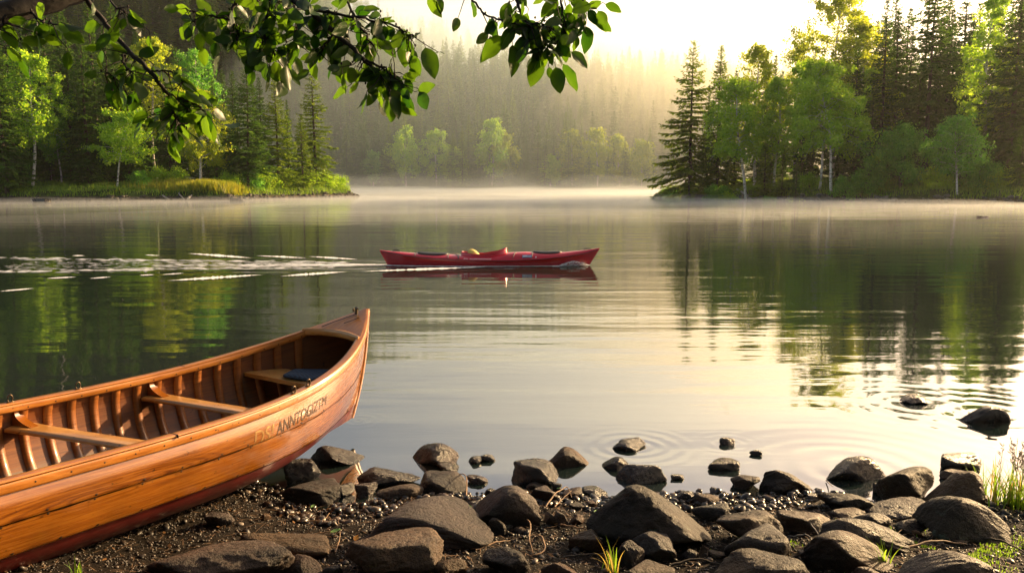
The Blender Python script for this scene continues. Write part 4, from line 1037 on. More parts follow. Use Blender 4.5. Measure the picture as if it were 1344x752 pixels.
# seat, cushion, thwarts, knees
def board(name, uL, uR, z, w_, th_, mat, bowl=0.):
    a = np.array([-float(np.interp(0, [0], [0])), 0, 0])
    def edge(side, u):
        ws = np.linspace(0, 1, 200); Q = hull(np.full(200, u), ws, side, .012); return Q[np.argmin(np.abs(Q[:, 2] - z))]
    L = edge(-1, uL); R_ = edge(1, uR); L[2] = z; R_[2] = z
    n = 15; t = np.linspace(0, 1, n)[:, None]; P = L + (R_ - L) * t
    d = (R_ - L) / np.linalg.norm(R_ - L); f = np.cross(up, d)
    wd = w_ * (1 + .25 * np.abs(2 * t[:, 0] - 1) ** 3)
    m = MB(); m.sweep(P, np.tile(f, (n, 1)), np.tile(up, (n, 1)), wd, th_); m.build(name, mat, canoe)
    return L, R_, d, f
def knee(L, d, f, z, top, off):
    pr = []
    for s in np.linspace(0, 1, 10): pr.append((.012 + .10 * (1 - s) ** 3.0, (top - z) * s))
    m = MB(); a = np.array(pr); th_ = .046
    rows = []
    inner_ = np.array([L + d * x + up * (y_ + .014) for x, y_ in a]); outer_ = np.array([L - d * .004 + up * (y_ + .014) for x, y_ in a])
    for so_ in (-th_ / 2, th_ / 2): rows.append((inner_ + f * (so_ + off), outer_ + f * (so_ + off)))
    m.grid(np.stack([rows[0][0], rows[1][0]], 0)); m.grid(np.stack([rows[0][0], rows[0][1]], 0), flip=True); m.grid(np.stack([rows[1][0], rows[1][1]], 0)); m.grid(np.stack([rows[0][1], rows[1][1]], 0), flip=True)
    return m.build('knee', M['plank'], canoe, smooth=False)
for uL, uR, z in ((1.90, 1.66, .352), (1.20, 1.06, .372)):
    L, R_, d, f = board('thwart', uL, uR, z, .11, .026, M['bench'])
    knee(L, d, f, z, float(hull_par(uL)[2]) - .035, 0)
    knee(R_, -d, f, z, float(hull_par(uR)[2]) - .035, 0)
m = MB(); rows = []
for u in np.linspace(.42, .655, 9):
    ws = np.linspace(0, 1, 300); Q = hull(np.full(300, u), ws, 1, .013); q = Q[np.argmin(np.abs(Q[:, 2] - .43))]
    xs = np.linspace(-1, 1, 15); rows.append(np.stack([xs * (q[0] - .004), np.full(15, q[1]), np.full(15, .441)], -1))
P = np.array(rows); P[-1, :, 2] -= .003; P[0, :, 2] -= .003; uv_ = np.stack([P[..., 0], P[..., 1]], -1); Pb = P.copy(); Pb[..., 2] -= .024
m.grid(P, uv_, flip=True); m.grid(Pb, uv_)
for i_ in (0, -1): m.grid(np.stack([P[i_], Pb[i_]], 0), np.stack([uv_[i_], uv_[i_] + [0, .02]], 0), flip=(i_ == 0))
for i_ in (0, -1): m.grid(np.stack([P[:, i_], Pb[:, i_]], 0), flip=(i_ != 0))
m.build('seat', M['bench'], canoe)
cu = MB(); a_ = np.linspace(0, 2 * np.pi, 40, endpoint=False); rows = []
for r_, z_ in ((.0, .026), (.6, .026), (.9, .024), (1., .014), (.97, .003), (.5, .001)):
    rr_ = np.abs(np.cos(a_)) ** 1.0 * 0 + (np.abs(np.cos(a_)) ** 3.4 + np.abs(np.sin(a_)) ** 3.4) ** (-1 / 3.4)
    rows.append(np.stack([np.cos(a_) * rr_ * .20 * r_, np.sin(a_) * rr_ * .125 * r_, 0 * a_ + z_ + .003 * np.sin(a_ * 5) * (r_ > .3)], -1))
cu.grid(np.array(rows), closed=True, flip=True)
cm_ = canoe.matrix_world @ Matrix.Translation((.08, -.50, .4425)) @ Matrix.Rotation(.3, 4, 'Z')
cuo = cu.build('seat_cushion', M['cushion'], None, smooth=True); cuo.matrix_world = cm_
tag(cuo, 'dark blue woven cushion lying on the bow seat of the canoe', 'cushion')
# pad eyes on the gunwales
for sd_, u in ((1, 1.075), (1, .955), (-1, 1.60), (-1, 1.93)):
    p = hp(u, .999, sd_) + [0, 0, .019]; m = MB(); th_ = np.linspace(0, 2 * np.pi, 15)
    m.tube([p + [0, .012 * math.cos(a), .017 + .019 * math.sin(a)] for a in th_], .0042, 6, cap=False); m.box(p + [0, 0, .0015], (.018, .034, .004)); m.build('pad_eye', M['brass'], canoe, smooth=False)
# lettering on the starboard side
def hull_text(body, u0, u1, z0, z1, mat, name, shear=.2):
    cu_ = bpy.data.curves.new('txt', 'FONT'); cu_.body = body; cu_.resolution_u = 3; cu_.space_character = .96
    o = bpy.data.objects.new('txt', cu_); COL.objects.link(o); bpy.context.view_layer.update()
    me = bpy.data.meshes.new_from_object(o.evaluated_get(bpy.context.evaluated_depsgraph_get())); bpy.data.objects.remove(o)
    import bmesh
    bm = bmesh.new(); bm.from_mesh(me); bmesh.ops.triangulate(bm, faces=bm.faces); bmesh.ops.subdivide_edges(bm, edges=bm.edges, cuts=2); bmesh.ops.triangulate(bm, faces=bm.faces); bm.to_mesh(me); bm.free()
    V = np.array([v.co[:] for v in me.vertices]); F = np.array([p.vertices[:] for p in me.polygons])
    x0, x1 = V[:, 0].min(), V[:, 0].max(); yb, yt = V[:, 1].min(), V[:, 1].max()
    fx = (V[:, 0] - x0) / (x1 - x0); fy = (V[:, 1] - yb) / (yt - yb)
    u = u0 + (u1 - u0) * fx - shear * .03 * fy; zt = z0[0] + (z0[1] - z0[0]) * fx; zz_ = zt + ((z1[0] - z0[0]) * (1 - fx) + (z1[1] - z0[1]) * fx) * fy
    w__ = wz(u, zz_); wq = np.maximum(wz(u, ZP), .08); fq = (w__ - wq) / (1 - wq); sq = np.where(fq > .5, (fq - .5) / .43, fq / .5)
    P = hull(u, w__, 1, -.008 * (1 - np.clip(sq, 0, 1)) - .0005 - .0016)
    bpy.data.meshes.remove(me)
    return npmesh(name, P, F, mat, canoe)
hull_text('DS!', 1.37, 1.245, (.320, .330), (.392, .400), M['silver'], 'lettering')
hull_text('ANNTOGIZTM', 1.22, .80, (.335, .393), (.400, .450), M['ink'], 'lettering')

# ------------------------------------------------------------------ red kayak
M['kred'] = simple('kayak_hull_red', (.34, .003, .007), .22, .12, 3, coat=.4)
M['kdeck'] = simple('kayak_deck_red', (.52, .010, .028), .25, .12, 4, coat=.4)
M['kblack'] = simple('black_rubber', (.012, .012, .014), .5, .3, 30)
M['kyellow'] = simple('yellow_padding', (.52, .40, .10), .6, .2, 30)
M['kwhite'] = simple('white_print', (.75, .75, .78), .5, .1, 20)
M['kblue'] = simple('blue_print', (.18, .28, .5), .5, .2, 20)
kl = 4.42; KX0 = -2.66
kay = empty('kayak', (KX0, 15.98, 0)); tag(kay, 'slim red empty kayak gliding right across the middle of the lake', 'kayak')
S_ = np.linspace(0, 1, 90)
def k_seam(s): return np.interp(s, [0, .04, .12, .25, .42, .58, .72, .84, .93, 1], [.285, .262, .205, .155, .118, .115, .138, .185, .245, .325])
def k_top(s): return np.interp(s, [0, .04, .12, .25, .36, .5, .60, .66, .75, .84, .93, 1], [.30, .285, .255, .222, .212, .215, .26, .268, .25, .262, .30, .342])
def k_beam(s): return .295 * (1 - np.abs(2 * s - 1) ** 2.3) ** .85 + .006
def k_keel(s): return -.10 + .10 * (np.abs(2 * s - 1) ** 6)
def k_x(s, zf): return s * kl + np.where(s < .5, (1 - zf) * .15 * np.clip(1 - s / .12, 0, 1), -(1 - zf) * .20 * np.clip(1 - (1 - s) / .12, 0, 1))
hullb = MB(); a = np.linspace(-np.pi / 2, np.pi / 2, 25)
Sg, A = np.meshgrid(S_, a, indexing='ij')
zf = 1 - np.cos(A) ** .9; Yk = np.sin(A) * k_beam(Sg); Zk = k_keel(Sg) + (k_seam(Sg) - k_keel(Sg)) * zf
P = np.stack([k_x(Sg, zf), Yk, Zk], -1); hullb.grid(P); hullb.build('hull', M['kred'], kay, smooth=True)
dk = MB(); Sg, A = np.meshgrid(S_, np.linspace(-1, 1, 25), indexing='ij')
Zd = k_seam(Sg) + .004 + (k_top(Sg) - k_seam(Sg)) * (1 - np.abs(A) ** 2.4) ** .8; P = np.stack([k_x(Sg, 1.), A * k_beam(Sg), Zd], -1)
CKs = (.375, .575); cxk = sum(CKs) / 2 * kl; hx = (CKs[1] - CKs[0]) / 2 * kl
ins = (((P[..., 0] - cxk) / hx) ** 2 + (P[..., 1] / .20) ** 2) < 1
i = np.arange(P.shape[0] * 25).reshape(P.shape[0], 25); q = np.stack([i[:-1, :-1], i[1:, :-1], i[1:, 1:], i[:-1, 1:]], -1).reshape(-1, 4)
q = q[~ins.ravel()[q].all(1)]
dk.add(P.reshape(-1, 3), q); dk.build('deck', M['kdeck'], kay, smooth=True)
def deck_z(x, y): s = x / kl; return k_seam(s) + .004 + (k_top(s) - k_seam(s)) * (1 - min(1, abs(y) / k_beam(s)) ** 2.4) ** .8
def ckz(x): return np.interp(x, [cxk - hx, cxk - hx * .5, cxk, cxk + hx * .6, cxk + hx], [.268, .232, .222, .272, .345])
tt = np.linspace(0, 2 * np.pi, 49); m = MB()
rim = np.array([(cxk + (hx + .01) * math.cos(t), .205 * math.sin(t), ckz(cxk + hx * math.cos(t))) for t in tt])
low = rim.copy(); low[:, 0] = cxk + (low[:, 0] - cxk) * 1.06; low[:, 1] *= 1.12; low[:, 2] = [max(deck_z(min(max(x, 0), kl), y) - .03, .1) for x, y, _ in low]
m.grid(np.stack([rim, low], 0)); m.tube(rim, .012, 6, cap=False); inr = rim.copy(); inr[:, 1] *= .9; inr[:, 2] -= .18; m.grid(np.stack([inr, rim], 0)); m.build('coaming', M['kdeck'], kay, smooth=True)
m = MB(); fl = inr.copy(); m.add(np.concatenate([fl, [[cxk, 0, .05]]]), T=[[j, j + 1, 49] for j in range(48)]); m.build('cockpit_floor', M['kblack'], kay)
m = MB(); rows = []
for s in np.linspace(0, 1, 9):
    yy = np.linspace(-1, 1, 11); hgt = .20 + .12 * math.sin(s * math.pi * .62) ; rows.append(np.stack([cxk - hx * .78 + s * .26 + 0 * yy, yy * .15, (.30 - .10 * s ** 2.5 + .035 * math.sin(s * 3)) * (1 - .28 * yy ** 4)], -1))
Pk = np.array(rows); Pk[0, :, 2] -= .1; m.grid(Pk, flip=True); m.grid(Pk - [0.01, 0, .03]); m.build('seat_back', M['kyellow'], kay, smooth=True)
def hatch(s0, s1, w_):
    m = MB(); tt = np.linspace(0, 2 * np.pi, 33)[:-1]; cx_ = (s0 + s1) / 2 * kl; hx_ = (s1 - s0) / 2 * kl; rows = []
    for r_, dz in ((1.04, -.005), (1.03, .016), (.9, .024), (.5, .028), (0.01, .03)):
        rows.append([(cx_ + hx_ * r_ * math.copysign(abs(math.cos(t)) ** .7, math.cos(t)), w_ * r_ * math.copysign(abs(math.sin(t)) ** .7, math.sin(t)), deck_z(cx_ + hx_ * r_ * math.cos(t), w_ * r_ * math.sin(t)) + dz) for t in tt])
    m.grid(np.array(rows), closed=True, flip=True); return m.build('hatch_cover', M['kblack'], kay, smooth=True)
hatch(.175, .31, .15); hatch(.70, .825, .13)
for s in (.075, .945):
    m = MB(); x = s * kl; z = float(k_top(s)); m.tube([(x - .07, 0, z - .005), (x - .06, 0, z + .026), (x + .06, 0, z + .028), (x + .07, 0, z - .002)], .011, 6); m.build('carry_handle', M['kblack'], kay, smooth=True)
for sd_ in (1, -1):
    m = MB(); m.tube([(float(k_x(s, 1.)), sd_ * (k_beam(s) + .003), k_seam(s)) for s in S_[1:-1]], .006, 6); m.build('seam_line', M['kblack'], kay)
def strap(s, ds=0., y0=-1, y1=1):
    m = MB(); m.tube([((s + ds * abs(y)) * kl, y * k_beam(s) * .97, deck_z((s + ds * abs(y)) * kl, y * k_beam(s) * .97) + .006) for y in np.linspace(y0, y1, 11)], .006, 5); m.build('deck_line', M['kblack'], kay)
strap(.36, 0); strap(.345, .02); strap(.625, -.02); strap(.315, 0); strap(.70, -.01); strap(.165, 0)
def side_patch(s0, s1, a0, a1, mat, name, off=.004):
    m = MB(); s = np.linspace(s0, s1, 9); a = np.linspace(a0, a1, 6); Sg, A = np.meshgrid(s, a, indexing='ij')
    P = np.array([[(ss * kl, -aa * k_beam(ss), deck_z(ss * kl, -aa * k_beam(ss)) + off) for ss, aa in zip(r1, r2)] for r1, r2 in zip(Sg, A)]); P[..., 1] -= off * .6
    m.grid(P); return m.build(name, mat, kay)
st_ = side_patch(.648, .690, .72, .93, M['kblue'], 'deck_sticker'); s2 = side_patch(.650, .688, .84, .87, M['kwhite'], 'sx', .006); s3 = side_patch(.651, .67, .76, .81, M['kwhite'], 'sx', .006); s4 = side_patch(.650, .686, .90, .925, M['kblack'], 'sx', .006)
st_.data.materials.append(M['kwhite']); st_.data.materials.append(M['kblack']); absorb(st_, s2, 1); absorb(st_, s3, 1); absorb(st_, s4, 2)
side_patch(.706, .712, .85, .93, M['kwhite'], 'deck_sticker')
def kay_text():
    cu_ = bpy.data.curves.new('txt', 'FONT'); cu_.body = 'DL ALEKNNNOS'; cu_.resolution_u = 2; cu_.shear = .3
    o = bpy.data.objects.new('txt', cu_); COL.objects.link(o); bpy.context.view_layer.update()
    me = bpy.data.meshes.new_from_object(o.evaluated_get(bpy.context.evaluated_depsgraph_get())); bpy.data.objects.remove(o)
    V = np.array([v.co[:] for v in me.vertices]); x0, x1 = V[:, 0].min(), V[:, 0].max(); yb, yt = V[:, 1].min(), V[:, 1].max()
    for v, c in zip(me.vertices, V):
        s = .385 + .125 * (c[0] - x0) / (x1 - x0); aa = .975 - .085 * (c[1] - yb) / (yt - yb); v.co = (s * kl, -aa * k_beam(s) - .006, deck_z(s * kl, aa * k_beam(s)) + .006)
    me.materials.append(M['kwhite']); link(bpy.data.objects.new('lettering', me), kay)
kay_text()

# wake foam plus painted sky glints
def foam():
    rg = np.random.default_rng(12); b = MB()
    def flake(cx_, cy_, lx, ly, z=.006):
        n = 9; a = np.linspace(0, 2 * np.pi, n, endpoint=False); r_ = rg.uniform(.6, 1.15, n)
        V = np.stack([cx_ + lx * np.cos(a) * r_, cy_ + ly * np.sin(a) * r_, np.full(n, z)], 1); V = np.concatenate([V, [[cx_, cy_, z + min(.012, ly * .4)]]])
        b.add(V, T=[[j, (j + 1) % n, n] for j in range(n)])
    for i in range(1150):       # churned trail behind the stern
        u = rg.random() ** 2.3; x = -2.55 - u * 7.5; sp_ = .06 + u * 1.5
        y = 16.0 + rg.normal() * sp_ * .42 - .25 * u * rg.random()
        s = rg.uniform(.005, .026) * (1.2 - .7 * u); flake(x, y, s * rg.uniform(3, 11), s * .55)
    for i in range(420):        # two arms of flecks
        u = rg.random(); sg = 1 if rg.random() < .5 else -1; x = -3.5 - u * 9.5; y = 16. + sg * (.35 + .13 * (-x - 2.5)) + rg.normal() * .12
        s = rg.uniform(.006, .022); flake(x, y, s * rg.uniform(3, 12), s)
    for (x0, y0, x1, y1, wd) in ((220, 369, 345, 361, 1.), (368, 363, 456, 357, .9), (474, 357, 640, 350.5, .8), (247, 333, 330, 339, .8), (337, 336, 402, 339, .6), (405, 337, 470, 341, .6), (62, 366, 100, 364, .5), (118, 366, 146, 364, .45), (95, 336, 112, 336, .4), (190, 335, 210, 336, .35), (183, 362, 203, 361, .4), (213, 361, 242, 359, .4), (0, 383, 45, 379, .5), (640, 350.5, 735, 347.3, .35)):  # sky reflections on the wave crests, laid down as white strips
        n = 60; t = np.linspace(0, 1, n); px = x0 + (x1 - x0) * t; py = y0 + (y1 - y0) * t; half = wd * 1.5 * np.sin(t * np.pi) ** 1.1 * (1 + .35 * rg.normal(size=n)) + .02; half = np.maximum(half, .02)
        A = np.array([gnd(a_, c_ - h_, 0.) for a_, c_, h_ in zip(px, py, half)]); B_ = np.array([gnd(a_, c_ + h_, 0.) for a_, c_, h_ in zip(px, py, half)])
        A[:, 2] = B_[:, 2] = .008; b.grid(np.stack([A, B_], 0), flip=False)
    for i in range(700):        # bow splash along the hull
        u = rg.random() ** .7; x = KX0 + kl * (.955 - .17 * u); s = rg.uniform(.004, .016)
        bw = k_beam(np.clip((x - KX0) / kl, 0, 1)); y = 15.98 - bw - abs(rg.normal()) * .05; z = max(.01, .10 * math.sin(min(1, u * 1.15) * math.pi) * rg.random())
        flake(x, y, s * 1.5, s, z); 
    for i in range(900):        # froth line along the waterline
        u = rg.random(); x = KX0 + kl * (.04 + .9 * u); s = rg.uniform(.004, .014); bw = k_beam((x - KX0) / kl) * .93
        flake(x, 15.98 - bw - rg.random() * .10 * (1.3 - u), s * 4, s, .008)
    return b
m = NM('foam_and_glint_white'); m.set(Roughness=.5); m.b.inputs['Base Color'].default_value = (.72, .74, .76, 1); M['foam'] = m.m
tag(foam().build('wake_foam_and_glints', M['foam']), 'white foam of the wake and painted sky glints trailing left behind the kayak', 'foam', kind='stuff')

# ------------------------------------------------------------------ rocks on the shore and in the shallows
M['rock'] = rock_mat('shore_rock', (.006, .0045, .0035), (.038, .024, .016), (.105, .052, .025))
M['rockmoss'] = rock_mat('lichened_rock', (.006, .0055, .0045), (.034, .030, .022), (.055, .036, .022), moss=.7)
M['rockwet'] = rock_mat('wet_rock', (.004, .0035, .0035), (.017, .013, .012), (.035, .018, .013), wet=True)
M['rockpale'] = rock_mat('pale_rock', (.035, .028, .023), (.10, .078, .062), (.11, .072, .048))
import bmesh
ICO = {}
def ico(n):
    if n not in ICO:
        bm = bmesh.new(); bmesh.ops.create_icosphere(bm, subdivisions=n, radius=1)
        ICO[n] = (np.array([v.co[:] for v in bm.verts]), np.array([[v.index for v in f.verts] for f in bm.faces])); bm.free()
    return ICO[n]
def rock(box, label, mat='rock', seed=None, k=None, sharp=9., water=False, depth=.75, tilt=0., sink=.18, peak=None, group=None, hmul=1.):
    """box: outline in photo pixels, used only to size and seat the stone on the beach"""
    x0, y0, x1, y1 = box; seed = seed if seed is not None else int(x0 * 7 + y0 * 13)
    rg = np.random.default_rng(seed)
    base = gnd((x0 + x1) / 2, min(y1, 780), 0. if water else None); dist = math.hypot(base[1], 1.6)
    wd = (x1 - x0) * dist / 1045.; a = math.atan2(1.6 - base[2], base[1])
    dp = wd * depth; vis = (y1 - y0) * dist / 1045.
    dp = min(dp, vis / math.sin(a) * .75)
    hh = max((vis - dp * math.sin(a) * .62) / math.cos(a), .22 * wd) * hmul
    n = 6 if wd > .3 else 5 if wd > .10 else (4 if wd > .05 else 3); V, F = ico(n)
    k = k or int(rg.integers(9, 15)); N = rg.normal(size=(k, 3)); N /= np.linalg.norm(N, axis=1, keepdims=True)
    N = np.concatenate([N, [[0, 0, 1], [0, 0, -1]]]); D = rg.uniform(.62, 1.0, len(N)); D[-2:] = (.85, .9)
    dots = V @ N.T; q = np.where(dots > .05, D / np.maximum(dots, .05), 9.); q = np.minimum(q, 4.)
    sharp = sharp * 1.1; rad = -np.log(np.exp(-sharp * q).sum(1)) / sharp
    rad = np.clip(rad, .3, 1.5); P = V * rad[:, None]
    fb = fbm3(P, seed + 1, 3, 1.3); P = P * (1 + .055 * fb + .022 * (1 - 2 * np.abs(fbm3(P, seed + 2, 3, 3.2))) + .009 * fbm3(P, seed + 3, 3, 11.))[:, None]
    ct, st = math.cos(tilt), math.sin(tilt); P = np.stack([P[:, 0] * ct - P[:, 2] * st, P[:, 1], P[:, 0] * st + P[:, 2] * ct], 1)
    lo, hi = P.min(0), P.max(0); P = (P - (lo + hi) / 2) / (hi - lo)
    if peak is not None:      # pull the high point sideways: -1 left .. 1 right
        P[:, 0] += 0; f = np.clip(1 - .42 * np.abs(P[:, 0] * 2 - peak) ** 1.7, .25, 1); P[:, 2] = (P[:, 2] + .5) * f - .5; P[:, 2] /= P[:, 2].max() + .5; P[:, 2] += (.5 - P[:, 2].max())
    full = hh / (1 - sink); P *= np.array([wd, dp, full])
    P[:, 2] += full / 2 - full * sink
    o = npmesh('rock', P, F, M[mat], None, smooth=True)
    o.location = (base[0], base[1] + dp * .5, base[2] if not water else 0.)
    if not water: o.location.z = max(0, Hs(base[0], base[1] + dp * .3)) - .004
    tag(o, label, 'rock' if wd > .07 else 'stone', group); return o
W = dict(water=True, mat='rockwet', sink=.3)
